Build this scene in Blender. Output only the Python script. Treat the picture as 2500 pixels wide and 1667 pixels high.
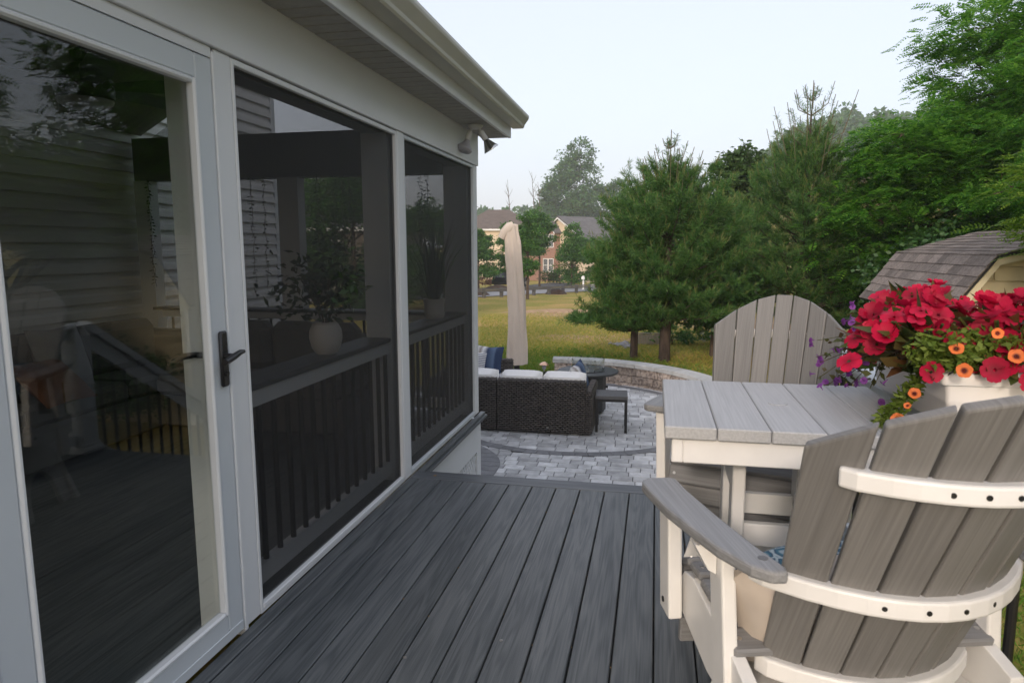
import bpy, bmesh, math, random
import numpy as np
from mathutils import Matrix, Vector

for o in list(bpy.data.objects):
    bpy.data.objects.remove(o)
SC = bpy.context.scene
COL = SC.collection
random.seed(7)
RNG = np.random.default_rng(11)
R = math.radians

# ------------------------------------------------------------------ camera
cam = bpy.data.cameras.new("camera")
camo = bpy.data.objects.new("camera", cam)
COL.objects.link(camo)
SC.camera = camo
cam.lens = 24.0
cam.sensor_width = 36.0
cam.clip_start = 0.05
cam.clip_end = 3000
_p, _y, _r = R(7.8556), R(-11.8405), R(0.1243)
_f = Vector((math.sin(_y) * math.cos(_p), math.cos(_y) * math.cos(_p), -math.sin(_p)))
_rt = Vector((math.cos(_y), -math.sin(_y), 0))
_d = _f.cross(_rt)
_r2 = _rt * math.cos(_r) + _d * math.sin(_r)
_d2 = -_rt * math.sin(_r) + _d * math.cos(_r)
CAM = Vector((1.485, 0, 1.43))
mw = Matrix((( _r2.x, -_d2.x, -_f.x, CAM.x), (_r2.y, -_d2.y, -_f.y, CAM.y), (_r2.z, -_d2.z, -_f.z, CAM.z), (0, 0, 0, 1)))
camo.matrix_world = mw
cam.dof.use_dof = True
cam.dof.focus_distance = 5.0
cam.dof.aperture_fstop = 8.0

# ------------------------------------------------------------------ world, sun, exposure
SUN_EL, SUN_AZ = R(21), R(188)            # azimuth measured from +Y towards +X
w = bpy.data.worlds.new("World")
SC.world = w
w.use_nodes = True
nt = w.node_tree
bg = nt.nodes["Background"]
sky = nt.nodes.new("ShaderNodeTexSky")
sky.sky_type = 'NISHITA'
sky.sun_disc = False
sky.sun_elevation = SUN_EL
sky.sun_rotation = SUN_AZ
sky.air_density = 1.0
sky.dust_density = 4.0
sky.ozone_density = 1.0
mixw = nt.nodes.new("ShaderNodeMix")
mixw.data_type = 'RGBA'
mixw.inputs[0].default_value = 0.58
mixw.inputs[7].default_value = (5.65, 5.7, 6.35, 1)
nt.links.new(sky.outputs[0], mixw.inputs[6])
nt.links.new(mixw.outputs[2], bg.inputs[0])
bg.inputs[1].default_value = 0.15
sl = bpy.data.lights.new("sun", 'SUN')
sl.energy = 1.05
sl.angle = R(5)
sl.color = (1.0, 0.86, 0.73)
slo = bpy.data.objects.new("sun", sl)
COL.objects.link(slo)
sd = Vector((math.sin(SUN_AZ) * math.cos(SUN_EL), math.cos(SUN_AZ) * math.cos(SUN_EL), math.sin(SUN_EL)))
slo.rotation_euler = (-sd).to_track_quat('-Z', 'Y').to_euler()
SC.view_settings.view_transform = 'Standard'
SC.view_settings.look = 'None'
SC.view_settings.exposure = 0.53
SC.view_settings.gamma = 1.0
SC.view_settings.use_curve_mapping = False
SC.render.engine = 'CYCLES'
SC.cycles.max_bounces = 8
SC.cycles.transparent_max_bounces = 24
SC.cycles.volume_bounces = 3
SC.cycles.use_denoising = True

# ------------------------------------------------------------------ materials
def newmat(name):
    m = bpy.data.materials.new(name)
    m.use_nodes = True
    t = m.node_tree
    return m, t, t.nodes["Principled BSDF"]

def nd(t, typ, **kw):
    n = t.nodes.new(typ)
    for k, v in kw.items():
        setattr(n, k, v)
    return n

def col4(c):
    return (c[0], c[1], c[2], 1)

def mat(name, c1, c2=None, scale=(8, 8, 8), rough=0.6, var=0.0, bump=0.0, metal=0.0, detail=4.0, coord='Object',
        lo=0.3, hi=0.7, spec=0.5, c3=None, scale3=1.5, bdist=0.002, fine=None):
    """noise-coloured principled material; var = value variation from object to object"""
    m, t, b = newmat(name)
    b.inputs['Roughness'].default_value = rough
    b.inputs['Metallic'].default_value = metal
    b.inputs['Specular IOR Level'].default_value = spec
    L = t.links.new
    tc = nd(t, "ShaderNodeTexCoord")
    oi = nd(t, "ShaderNodeObjectInfo")
    mp = nd(t, "ShaderNodeMapping")
    mp.inputs['Scale'].default_value = scale
    add = nd(t, "ShaderNodeVectorMath", operation='MULTIPLY_ADD')
    cb = nd(t, "ShaderNodeCombineXYZ")
    L(oi.outputs['Random'], cb.inputs[0]); L(oi.outputs['Random'], cb.inputs[1]); L(oi.outputs['Random'], cb.inputs[2])
    add.inputs[1].default_value = (37, 53, 71)
    L(cb.outputs[0], add.inputs[0]); L(tc.outputs[coord], add.inputs[2])
    L(add.outputs[0], mp.inputs[0])
    nz = nd(t, "ShaderNodeTexNoise")
    nz.inputs['Scale'].default_value = 1.0
    nz.inputs['Detail'].default_value = detail
    nz.inputs['Roughness'].default_value = 0.6
    L(mp.outputs[0], nz.inputs[0])
    mr = nd(t, "ShaderNodeMapRange")
    mr.inputs[1].default_value = lo; mr.inputs[2].default_value = hi
    L(nz.outputs[0], mr.inputs[0])
    mx = nd(t, "ShaderNodeMix", data_type='RGBA')
    mx.inputs[6].default_value = col4(c1); mx.inputs[7].default_value = col4(c2 or c1)
    L(mr.outputs[0], mx.inputs[0])
    out = mx.outputs[2]
    if c3:
        n3 = nd(t, "ShaderNodeTexNoise"); n3.inputs['Scale'].default_value = scale3; n3.inputs['Detail'].default_value = 3
        L(add.outputs[0], n3.inputs[0])
        r3 = nd(t, "ShaderNodeMapRange"); r3.inputs[1].default_value = 0.45; r3.inputs[2].default_value = 0.7
        L(n3.outputs[0], r3.inputs[0])
        m3 = nd(t, "ShaderNodeMix", data_type='RGBA'); m3.inputs[7].default_value = col4(c3)
        L(r3.outputs[0], m3.inputs[0]); L(out, m3.inputs[6]); out = m3.outputs[2]
    if var:
        hv = nd(t, "ShaderNodeHueSaturation")
        r2 = nd(t, "ShaderNodeMapRange"); r2.inputs[3].default_value = 1 - var; r2.inputs[4].default_value = 1 + var
        L(oi.outputs['Random'], r2.inputs[0]); L(r2.outputs[0], hv.inputs['Value'])
        L(out, hv.inputs['Color']); out = hv.outputs[0]
    L(out, b.inputs['Base Color'])
    if bump:
        bp = nd(t, "ShaderNodeBump"); bp.inputs['Strength'].default_value = bump; bp.inputs['Distance'].default_value = bdist
        src = nz.outputs[0]
        if fine:
            nf = nd(t, "ShaderNodeTexNoise"); nf.inputs['Scale'].default_value = fine; nf.inputs['Detail'].default_value = 2
            L(add.outputs[0], nf.inputs[0]); src = nf.outputs[0]
        L(src, bp.inputs['Height']); L(bp.outputs[0], b.inputs['Normal'])
    return m

def leafmat(name, cols, trans=0.35, rough=0.55, spec=0.3):
    m, t, b = newmat(name)
    L = t.links.new
    g = nd(t, "ShaderNodeNewGeometry")
    rp = nd(t, "ShaderNodeValToRGB")
    e = rp.color_ramp.elements
    e[0].position = 0; e[0].color = col4(cols[0]); e[1].position = 1; e[1].color = col4(cols[-1])
    for i, c in enumerate(cols[1:-1]):
        x = e.new((i + 1) / (len(cols) - 1)); x.color = col4(c)
    L(g.outputs['Random Per Island'], rp.inputs[0])
    L(rp.outputs[0], b.inputs['Base Color'])
    b.inputs['Roughness'].default_value = rough
    b.inputs['Specular IOR Level'].default_value = spec
    tr = nd(t, "ShaderNodeBsdfTranslucent")
    hs = nd(t, "ShaderNodeHueSaturation"); hs.inputs['Value'].default_value = 1.5; hs.inputs['Hue'].default_value = 0.485
    L(rp.outputs[0], hs.inputs['Color']); L(hs.outputs[0], tr.inputs[0])
    mx = nd(t, "ShaderNodeMixShader"); mx.inputs[0].default_value = trans
    L(b.outputs[0], mx.inputs[1]); L(tr.outputs[0], mx.inputs[2])
    L(mx.outputs[0], t.nodes['Material Output'].inputs[0])
    return m

def woodmat(name, ca, cb_, axis, rough=0.5, var=0.1, streak=55, along=2.2, bump=0.25, lo=0.32, hi=0.68):
    s = [streak] * 3
    s[axis] = along
    if axis == 2: s[1] = 7.0                # upright slats lean, so keep the streaks on their faces
    return mat(name, ca, cb_, scale=tuple(s), rough=rough, var=var, bump=bump, detail=1.6, lo=lo, hi=hi, bdist=0.0008)

def boardmat(name, ca, cb_, axis, rough=0.45, var=0.1):
    """embossed composite board: long wavy grain figure plus fine streaks, axis = length"""
    m, t, b = newmat(name)
    L = t.links.new
    b.inputs['Roughness'].default_value = rough
    b.inputs['Specular IOR Level'].default_value = 0.35
    tc = nd(t, "ShaderNodeTexCoord"); oi = nd(t, "ShaderNodeObjectInfo")
    cb = nd(t, "ShaderNodeCombineXYZ")
    for i in range(3):
        L(oi.outputs['Random'], cb.inputs[i])
    add = nd(t, "ShaderNodeVectorMath", operation='MULTIPLY_ADD'); add.inputs[1].default_value = (31, 17, 43)
    L(cb.outputs[0], add.inputs[0]); L(tc.outputs['Object'], add.inputs[2])
    def noise(sc, detail, rough_=0.55, dist=0.0):
        mp = nd(t, "ShaderNodeMapping"); mp.inputs['Scale'].default_value = sc
        L(add.outputs[0], mp.inputs[0])
        n = nd(t, "ShaderNodeTexNoise"); n.inputs['Scale'].default_value = 1; n.inputs['Detail'].default_value = detail
        n.inputs['Roughness'].default_value = rough_; n.inputs['Distortion'].default_value = dist
        L(mp.outputs[0], n.inputs[0]); return n
    def ax(a, c):
        s = [c] * 3; s[axis] = a; return tuple(s)
    n1 = noise(ax(0.9, 14), 2, 0.5, 0.6)
    mul = nd(t, "ShaderNodeMath", operation='MULTIPLY'); mul.inputs[1].default_value = 42
    L(n1.outputs[0], mul.inputs[0])
    sn = nd(t, "ShaderNodeMath", operation='SINE'); L(mul.outputs[0], sn.inputs[0])
    n2 = noise(ax(3.5, 190), 4)
    n3 = noise(ax(0.7, 11), 3)
    a1 = nd(t, "ShaderNodeMath", operation='MULTIPLY_ADD'); a1.inputs[1].default_value = 0.16
    L(sn.outputs[0], a1.inputs[0]); L(n2.outputs[0], a1.inputs[2])
    a2 = nd(t, "ShaderNodeMath", operation='MULTIPLY_ADD'); a2.inputs[1].default_value = 0.9
    L(n3.outputs[0], a2.inputs[0]); L(a1.outputs[0], a2.inputs[2])
    mr = nd(t, "ShaderNodeMapRange"); mr.inputs[1].default_value = 0.62; mr.inputs[2].default_value = 1.28
    L(a2.outputs[0], mr.inputs[0])
    mx = nd(t, "ShaderNodeMix", data_type='RGBA'); mx.inputs[6].default_value = col4(ca); mx.inputs[7].default_value = col4(cb_)
    L(mr.outputs[0], mx.inputs[0])
    hv = nd(t, "ShaderNodeHueSaturation")
    r2 = nd(t, "ShaderNodeMapRange"); r2.inputs[3].default_value = 1 - var; r2.inputs[4].default_value = 1 + var
    L(oi.outputs['Random'], r2.inputs[0]); L(r2.outputs[0], hv.inputs['Value']); L(mx.outputs[2], hv.inputs['Color'])
    L(hv.outputs[0], b.inputs['Base Color'])
    bp = nd(t, "ShaderNodeBump"); bp.inputs['Strength'].default_value = 0.35; bp.inputs['Distance'].default_value = 0.0012
    L(a1.outputs[0], bp.inputs['Height']); L(bp.outputs[0], b.inputs['Normal'])
    return m

M = {}
M['vinyl'] = mat('white vinyl trim', (0.69, 0.715, 0.735), (0.65, 0.675, 0.695), (3, 3, 3), rough=0.45, bump=0.0)
M['doorwhite'] = mat('white door paint', (0.56, 0.605, 0.64), (0.53, 0.575, 0.61), (2, 2, 2), rough=0.35)
M['whitepoly'] = mat('white poly lumber', (0.79, 0.78, 0.765), (0.73, 0.72, 0.705), (9, 9, 9), rough=0.42, bump=0.1, fine=300)
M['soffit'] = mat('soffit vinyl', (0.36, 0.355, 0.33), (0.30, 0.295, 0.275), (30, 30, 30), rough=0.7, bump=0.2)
M['gutter'] = mat('gutter aluminium', (0.52, 0.52, 0.46), (0.46, 0.46, 0.41), (2, 3, 6), rough=0.38)
M['deck'] = boardmat('grey composite decking', (0.056, 0.065, 0.072), (0.130, 0.142, 0.150), 1)
M['deckx'] = boardmat('grey composite border', (0.052, 0.059, 0.070), (0.115, 0.125, 0.135), 0)
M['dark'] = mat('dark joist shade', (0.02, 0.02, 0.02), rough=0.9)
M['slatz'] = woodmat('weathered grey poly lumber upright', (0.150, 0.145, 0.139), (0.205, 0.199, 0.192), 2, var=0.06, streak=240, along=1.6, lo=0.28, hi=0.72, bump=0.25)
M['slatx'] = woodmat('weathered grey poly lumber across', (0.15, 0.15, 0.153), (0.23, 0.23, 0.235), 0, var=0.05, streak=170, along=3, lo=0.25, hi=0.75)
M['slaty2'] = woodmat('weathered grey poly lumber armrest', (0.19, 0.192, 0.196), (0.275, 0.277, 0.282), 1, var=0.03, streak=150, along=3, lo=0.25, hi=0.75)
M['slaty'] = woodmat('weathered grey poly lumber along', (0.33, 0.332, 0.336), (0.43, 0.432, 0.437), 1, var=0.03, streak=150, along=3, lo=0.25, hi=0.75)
M['screw'] = mat('dark screw', (0.03, 0.03, 0.03), rough=0.4, metal=0.6)
M['steel'] = mat('bright screw', (0.6, 0.6, 0.6), rough=0.3, metal=1.0)
M['black'] = mat('black metal', (0.012, 0.012, 0.013), (0.018, 0.018, 0.019), rough=0.4)
M['blackm'] = mat('charcoal metal', (0.035, 0.038, 0.04), (0.045, 0.048, 0.05), rough=0.5)
M['tabletop'] = mat('grey aluminium slats', (0.085, 0.085, 0.088), (0.11, 0.11, 0.113), (60, 4, 60), rough=0.5)
M['plaque'] = mat('nickel plaque', (0.30, 0.29, 0.27), (0.25, 0.24, 0.22), (20, 20, 20), rough=0.35, metal=0.7)
M['wicker'] = mat('dark brown wicker', (0.030, 0.026, 0.023), (0.115, 0.10, 0.088), (18, 18, 40), rough=0.45, detail=3, bump=0.2, lo=0.35, hi=0.75)
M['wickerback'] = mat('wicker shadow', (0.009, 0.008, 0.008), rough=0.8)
M['cushion'] = mat('pale grey cushion', (0.86, 0.865, 0.87), (0.82, 0.825, 0.83), (14, 14, 14), rough=0.9, bump=0.4, fine=500)
M['cover'] = mat('tan canvas cover', (0.70, 0.60, 0.51), (0.60, 0.515, 0.44), (3, 3, 1.2), rough=0.9, bump=0.6, bdist=0.01)
M['beige'] = mat('beige pillow cloth', (0.52, 0.46, 0.40), (0.46, 0.40, 0.35), (10, 10, 10), rough=0.95)
M['beige2'] = mat('light grey pillow cloth', (0.26, 0.255, 0.25), (0.22, 0.215, 0.21), (10, 10, 10), rough=0.95)
M['stone'] = mat('tumbled wall block', (0.27, 0.215, 0.18), (0.56, 0.48, 0.42), (16, 16, 16), rough=0.95, var=0.34, bump=0.9, detail=8, bdist=0.02, c3=(0.13, 0.105, 0.095), scale3=22)
M['cap'] = mat('grey cap stone', (0.38, 0.38, 0.37), (0.52, 0.52, 0.51), (10, 10, 10), rough=0.9, var=0.12, bump=0.4, bdist=0.006)
M['paver'] = mat('light grey paver', (0.38, 0.39, 0.405), (0.58, 0.59, 0.60), (9, 9, 9), rough=0.85, var=0.27, bump=0.3, bdist=0.003, detail=6, c3=(0.34, 0.345, 0.35), scale3=7)
M['paverd'] = mat('charcoal paver', (0.14, 0.145, 0.155), (0.20, 0.205, 0.215), (12, 12, 12), rough=0.85, var=0.15, bump=0.3, bdist=0.003)
M['sand'] = mat('joint sand', (0.06, 0.06, 0.058), (0.09, 0.09, 0.085), (60, 60, 60), rough=1.0)
M['bark'] = mat('bark', (0.055, 0.040, 0.030), (0.12, 0.085, 0.062), (14, 14, 3), rough=0.95, bump=0.8, bdist=0.02)
M['barkd'] = mat('dark pine bark', (0.035, 0.025, 0.02), (0.085, 0.06, 0.047), (18, 18, 5), rough=0.95, bump=0.8, bdist=0.02)
M['twig'] = mat('pale shoot', (0.11, 0.10, 0.06), (0.16, 0.14, 0.09), (20, 20, 20), rough=0.9)
M['shingle'] = mat('brown grey shingle', (0.12, 0.098, 0.085), (0.245, 0.205, 0.18), (10, 26, 40), rough=0.95, var=0.34, bump=0.5, detail=7, bdist=0.004)
M['creamsiding'] = mat('cream siding', (0.66, 0.57, 0.37), (0.60, 0.51, 0.33), (2, 2, 2), rough=0.6, c3=(0.40, 0.36, 0.25), scale3=2.2)
M['creamtrim'] = mat('cream trim', (0.70, 0.63, 0.45), rough=0.5)
M['greysiding'] = mat('grey vinyl siding', (0.68, 0.67, 0.645), (0.63, 0.62, 0.60), (2, 2, 2), rough=0.55)
M['roofgrey'] = mat('grey roof', (0.10, 0.095, 0.095), (0.155, 0.15, 0.15), (1.5, 1.5, 6), rough=0.95, detail=6)
M['roofbrown'] = mat('brown roof', (0.10, 0.08, 0.068), (0.15, 0.12, 0.105), (1.5, 1.5, 6), rough=0.95)
M['housecream'] = mat('pale cream wall', (0.66, 0.54, 0.40), (0.62, 0.50, 0.37), (1, 1, 8), rough=0.8)
M['taupewall'] = mat('taupe house wall', (0.20, 0.17, 0.14), (0.17, 0.145, 0.12), (1, 1, 8), rough=0.85)
M['glass'] = mat('dark window glass', (0.03, 0.04, 0.05), rough=0.08)
M['trimw'] = mat('white paint', (0.78, 0.78, 0.77), rough=0.5)
M['shutter'] = mat('slate blue shutter', (0.05, 0.07, 0.09), rough=0.6)
M['asphalt'] = mat('driveway asphalt', (0.05, 0.05, 0.052), (0.07, 0.07, 0.072), (4, 4, 4), rough=0.9)
M['road'] = mat('worn road', (0.23, 0.23, 0.235), (0.29, 0.29, 0.295), (1, 1, 1), rough=0.9)
M['concrete'] = mat('concrete', (0.42, 0.40, 0.36), (0.48, 0.46, 0.42), (3, 3, 3), rough=0.9)
M['mulch'] = mat('mulch', (0.035, 0.022, 0.016), (0.08, 0.05, 0.036), (20, 20, 20), rough=1.0, bump=0.5)
M['galv'] = mat('weathered rail timber', (0.085, 0.08, 0.078), (0.15, 0.142, 0.138), (3, 3, 20), rough=0.8)
M['redleaf'] = leafmat('reddish shrub', [(0.16, 0.05, 0.045), (0.26, 0.10, 0.09), (0.14, 0.10, 0.04)])
M['pine'] = leafmat('pine needles', [(0.026, 0.078, 0.022), (0.054, 0.150, 0.036), (0.085, 0.200, 0.045), (0.140, 0.230, 0.055)], trans=0.36, rough=0.5)
M['pinetip'] = leafmat('pine shoots', [(0.11, 0.15, 0.04), (0.20, 0.22, 0.08)], trans=0.25)
M['locust'] = leafmat('locust leaflets', [(0.028, 0.120, 0.014), (0.058, 0.205, 0.022), (0.105, 0.285, 0.030), (0.18, 0.37, 0.045)], trans=0.5)
M['locustb'] = leafmat('sunny locust leaflets', [(0.06, 0.14, 0.014), (0.11, 0.22, 0.022), (0.19, 0.30, 0.036)], trans=0.5)
M['oak'] = leafmat('oak leaves', [(0.032, 0.068, 0.020), (0.052, 0.105, 0.030), (0.080, 0.135, 0.042)], trans=0.25)
M['pear'] = leafmat('broad green leaves', [(0.036, 0.105, 0.022), (0.064, 0.170, 0.034), (0.115, 0.245, 0.050)], trans=0.42)
M['vine'] = leafmat('vine leaves', [(0.020, 0.060, 0.016), (0.044, 0.115, 0.028), (0.085, 0.165, 0.045)], trans=0.25, rough=0.4, spec=0.5)
M['farleaf'] = leafmat('distant foliage', [(0.042, 0.105, 0.036), (0.066, 0.150, 0.050), (0.100, 0.190, 0.068)], trans=0.2)
M['grass'] = leafmat('grass blades', [(0.14, 0.24, 0.028), (0.23, 0.285, 0.042), (0.39, 0.335, 0.07), (0.52, 0.39, 0.11)], trans=0.3)
M['grassg'] = leafmat('green grass blades', [(0.075, 0.185, 0.022), (0.12, 0.24, 0.032), (0.18, 0.27, 0.045), (0.22, 0.24, 0.06)], trans=0.3)
M['impleaf'] = leafmat('bronze green leaves', [(0.030, 0.060, 0.018), (0.050, 0.080, 0.022), (0.10, 0.085, 0.025), (0.13, 0.055, 0.022)], trans=0.3, rough=0.35)
M['calleaf'] = leafmat('yellow green leaves', [(0.075, 0.130, 0.016), (0.13, 0.19, 0.028), (0.19, 0.25, 0.045)], trans=0.4)
M['purleaf'] = leafmat('olive leaves', [(0.055, 0.075, 0.020), (0.085, 0.085, 0.028), (0.09, 0.05, 0.025)], trans=0.3)
M['indoorleaf'] = leafmat('dark house plant leaves', [(0.02, 0.045, 0.018), (0.035, 0.06, 0.025)], trans=0.2)
M['pot'] = mat('white ceramic', (0.62, 0.60, 0.57), rough=0.35)
M['planter'] = mat('white planter plastic', (0.78, 0.75, 0.72), (0.74, 0.71, 0.68), (4, 4, 4), rough=0.35)
M['soil'] = mat('potting soil', (0.02, 0.014, 0.01), rough=1.0)
M['sofain'] = mat('grey sofa cloth', (0.13, 0.128, 0.126), (0.11, 0.108, 0.106), (12, 12, 12), rough=0.95)
M['orange'] = mat('rust pillow cloth', (0.16, 0.065, 0.03), rough=0.95)
M['mulchleaf'] = mat('dry leaf', (0.30, 0.19, 0.09), rough=0.9)
M['copper'] = mat('copper cap', (0.75, 0.48, 0.33), rough=0.3, metal=0.9)
M['inner'] = mat('dark grey inner trim', (0.16, 0.16, 0.158), (0.13, 0.13, 0.128), (3, 3, 3), rough=0.7)  # even grey, darker than the vinyl trim
M['ceil'] = mat('porch ceiling', (0.20, 0.185, 0.16), (0.16, 0.15, 0.13), (2, 20, 2), rough=0.8)
M['timber'] = mat('grey fence board', (0.33, 0.29, 0.23), (0.25, 0.21, 0.17), (30, 30, 3), rough=0.9)
M['rock'] = mat('field stone', (0.25, 0.24, 0.25), (0.42, 0.41, 0.42), (6, 6, 6), rough=0.9, var=0.2)
M['chrome'] = mat('mirror bulb', (0.55, 0.55, 0.53), rough=0.18, metal=1.0)
M['frost'] = mat('frosted bulb glass', (0.33, 0.33, 0.36), rough=0.4)
M['fixture'] = mat('white fixture', (0.55, 0.56, 0.56), rough=0.5)
M['carpaint'] = mat('dark car paint', (0.02, 0.022, 0.026), rough=0.2)

# flower petals
def petal(name, ca, cb_, r0=0.25, r1=0.5):
    m, t, b = newmat(name)
    L = t.links.new
    tc = nd(t, "ShaderNodeTexCoord")
    ln = nd(t, "ShaderNodeVectorMath", operation='LENGTH'); L(tc.outputs['Object'], ln.inputs[0])
    mr = nd(t, "ShaderNodeMapRange"); mr.inputs[1].default_value = r0; mr.inputs[2].default_value = r1
    L(ln.outputs['Value'], mr.inputs[0])
    mx = nd(t, "ShaderNodeMix", data_type='RGBA'); mx.inputs[6].default_value = col4(ca); mx.inputs[7].default_value = col4(cb_)
    L(mr.outputs[0], mx.inputs[0])
    oi = nd(t, "ShaderNodeObjectInfo"); hv = nd(t, "ShaderNodeHueSaturation")
    r2 = nd(t, "ShaderNodeMapRange"); r2.inputs[3].default_value = 0.7; r2.inputs[4].default_value = 1.3
    L(oi.outputs['Random'], r2.inputs[0]); L(r2.outputs[0], hv.inputs['Value']); L(mx.outputs[2], hv.inputs['Color'])
    L(hv.outputs[0], b.inputs['Base Color'])
    b.inputs['Roughness'].default_value = 0.55
    b.inputs['Specular IOR Level'].default_value = 0.25
    tr = nd(t, "ShaderNodeBsdfTranslucent"); L(hv.outputs[0], tr.inputs[0])
    ms = nd(t, "ShaderNodeMixShader"); ms.inputs[0].default_value = 0.3
    L(b.outputs[0], ms.inputs[1]); L(tr.outputs[0], ms.inputs[2]); L(ms.outputs[0], t.nodes['Material Output'].inputs[0])
    return m
M['redpetal'] = petal('red petals', (0.22, 0.002, 0.018), (0.46, 0.007, 0.045), 0.002, 0.022)
M['orangepetal'] = petal('orange petals with dark throat', (0.10, 0.006, 0.006), (0.85, 0.22, 0.06), 0.005, 0.0105)
M['purplepetal'] = petal('purple petals', (0.15, 0.03, 0.22), (0.26, 0.09, 0.34), 0.0, 0.02)

def schlick(t):
    g_ = nd(t, "ShaderNodeNewGeometry"); d_ = nd(t, "ShaderNodeVectorMath", operation='DOT_PRODUCT')
    t.links.new(g_.outputs['Normal'], d_.inputs[0]); t.links.new(g_.outputs['Incoming'], d_.inputs[1])
    a_ = nd(t, "ShaderNodeMath", operation='ABSOLUTE'); t.links.new(d_.outputs['Value'], a_.inputs[0])
    i_ = nd(t, "ShaderNodeMath", operation='SUBTRACT'); i_.inputs[0].default_value = 1.0; t.links.new(a_.outputs[0], i_.inputs[1])
    p_ = nd(t, "ShaderNodeMath", operation='POWER'); p_.inputs[1].default_value = 5.0; t.links.new(i_.outputs[0], p_.inputs[0])
    m_ = nd(t, "ShaderNodeMath", operation='MULTIPLY_ADD'); m_.inputs[1].default_value = 0.94; m_.inputs[2].default_value = 0.055
    t.links.new(p_.outputs[0], m_.inputs[0]); return m_.outputs[0]
# door glass: clear sheet that reflects; screen: woven mesh, denser when seen edge-on
m, t, b = newmat('door glass'); L = t.links.new
tp = nd(t, "ShaderNodeBsdfTransparent"); tp.inputs[0].default_value = (0.80, 0.83, 0.82, 1)
gl = nd(t, "ShaderNodeBsdfGlossy"); gl.inputs['Roughness'].default_value = 0.0
fr = schlick(t)
ms = nd(t, "ShaderNodeMixShader"); L(fr, ms.inputs[0]); L(tp.outputs[0], ms.inputs[1]); L(gl.outputs[0], ms.inputs[2])
L(ms.outputs[0], t.nodes['Material Output'].inputs[0]); M['doorglass'] = m
m, t, b = newmat('clear guard glass'); L = t.links.new
tp = nd(t, "ShaderNodeBsdfTransparent"); tp.inputs[0].default_value = (0.93, 0.95, 0.95, 1)
gl = nd(t, "ShaderNodeBsdfGlossy"); gl.inputs['Roughness'].default_value = 0.0
fr = schlick(t)
ms = nd(t, "ShaderNodeMixShader"); L(fr, ms.inputs[0]); L(tp.outputs[0], ms.inputs[1]); L(gl.outputs[0], ms.inputs[2])
L(ms.outputs[0], t.nodes['Material Output'].inputs[0]); M['clearglass'] = m
m, t, b = newmat('insect screen'); L = t.links.new
g = nd(t, "ShaderNodeNewGeometry")
dt = nd(t, "ShaderNodeVectorMath", operation='DOT_PRODUCT'); L(g.outputs['Normal'], dt.inputs[0]); L(g.outputs['Incoming'], dt.inputs[1])
ab = nd(t, "ShaderNodeMath", operation='ABSOLUTE'); L(dt.outputs['Value'], ab.inputs[0])
mxm = nd(t, "ShaderNodeMath", operation='MAXIMUM'); mxm.inputs[1].default_value = 0.12; L(ab.outputs[0], mxm.inputs[0])
dv = nd(t, "ShaderNodeMath", operation='DIVIDE'); dv.inputs[0].default_value = 1.0; L(mxm.outputs[0], dv.inputs[1])
pw = nd(t, "ShaderNodeMath", operation='POWER'); pw.inputs[0].default_value = 0.78; L(dv.outputs[0], pw.inputs[1])
tp = nd(t, "ShaderNodeBsdfTransparent")
b.inputs['Base Color'].default_value = (0.02, 0.02, 0.021, 1); b.inputs['Roughness'].default_value = 0.6
ms = nd(t, "ShaderNodeMixShader"); L(pw.outputs[0], ms.inputs[0]); L(b.outputs[0], ms.inputs[1]); L(tp.outputs[0], ms.inputs[2])
L(ms.outputs[0], t.nodes['Material Output'].inputs[0]); M['screen'] = m

# brick wall (far house: joints finer than a pixel)
m, t, b = newmat('far brick'); L = t.links.new
tc = nd(t, "ShaderNodeTexCoord"); bk = nd(t, "ShaderNodeTexBrick")
bk.inputs['Color1'].default_value = (0.32, 0.165, 0.12, 1); bk.inputs['Color2'].default_value = (0.26, 0.135, 0.10, 1); bk.inputs['Mortar'].default_value = (0.38, 0.30, 0.25, 1)
bk.inputs['Scale'].default_value = 4.0
mp = nd(t, "ShaderNodeMapping"); mp.inputs['Rotation'].default_value = (R(90), 0, 0)
L(tc.outputs['Object'], mp.inputs[0]); L(mp.outputs[0], bk.inputs[0]); L(bk.outputs[0], b.inputs['Base Color']); b.inputs['Roughness'].default_value = 0.9
M['brick'] = m

# patterned cloths
def stripemat(name, stops, axis, period, rough=0.9, wob=0.0):
    m, t, b = newmat(name); L = t.links.new
    tc = nd(t, "ShaderNodeTexCoord"); sp = nd(t, "ShaderNodeSeparateXYZ")
    L(tc.outputs['Object'], sp.inputs[0])
    src = sp.outputs[axis]
    if wob:
        nz = nd(t, "ShaderNodeTexNoise"); nz.inputs['Scale'].default_value = 40; L(tc.outputs['Object'], nz.inputs[0])
        ma = nd(t, "ShaderNodeMath", operation='MULTIPLY_ADD'); ma.inputs[1].default_value = wob
        L(nz.outputs[0], ma.inputs[0]); L(src, ma.inputs[2]); src = ma.outputs[0]
    dv = nd(t, "ShaderNodeMath", operation='DIVIDE'); dv.inputs[1].default_value = period; L(src, dv.inputs[0])
    ad = nd(t, "ShaderNodeMath", operation='ADD'); ad.inputs[1].default_value = 10.5; L(dv.outputs[0], ad.inputs[0])
    fr = nd(t, "ShaderNodeMath", operation='FRACT'); L(ad.outputs[0], fr.inputs[0])
    rp = nd(t, "ShaderNodeValToRGB"); rp.color_ramp.interpolation = 'LINEAR' if wob else 'CONSTANT'
    e = rp.color_ramp.elements
    e[0].position = stops[0][0]; e[0].color = col4(stops[0][1]); e[1].position = stops[1][0]; e[1].color = col4(stops[1][1])
    for p_, c_ in stops[2:]:
        x = e.new(p_); x.color = col4(c_)
    L(fr.outputs[0], rp.inputs[0]); L(rp.outputs[0], b.inputs['Base Color']); b.inputs['Roughness'].default_value = rough
    return m
NAVY, WHT, TAUPE = (0.025, 0.045, 0.10), (0.66, 0.66, 0.67), (0.25, 0.22, 0.20)
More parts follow.
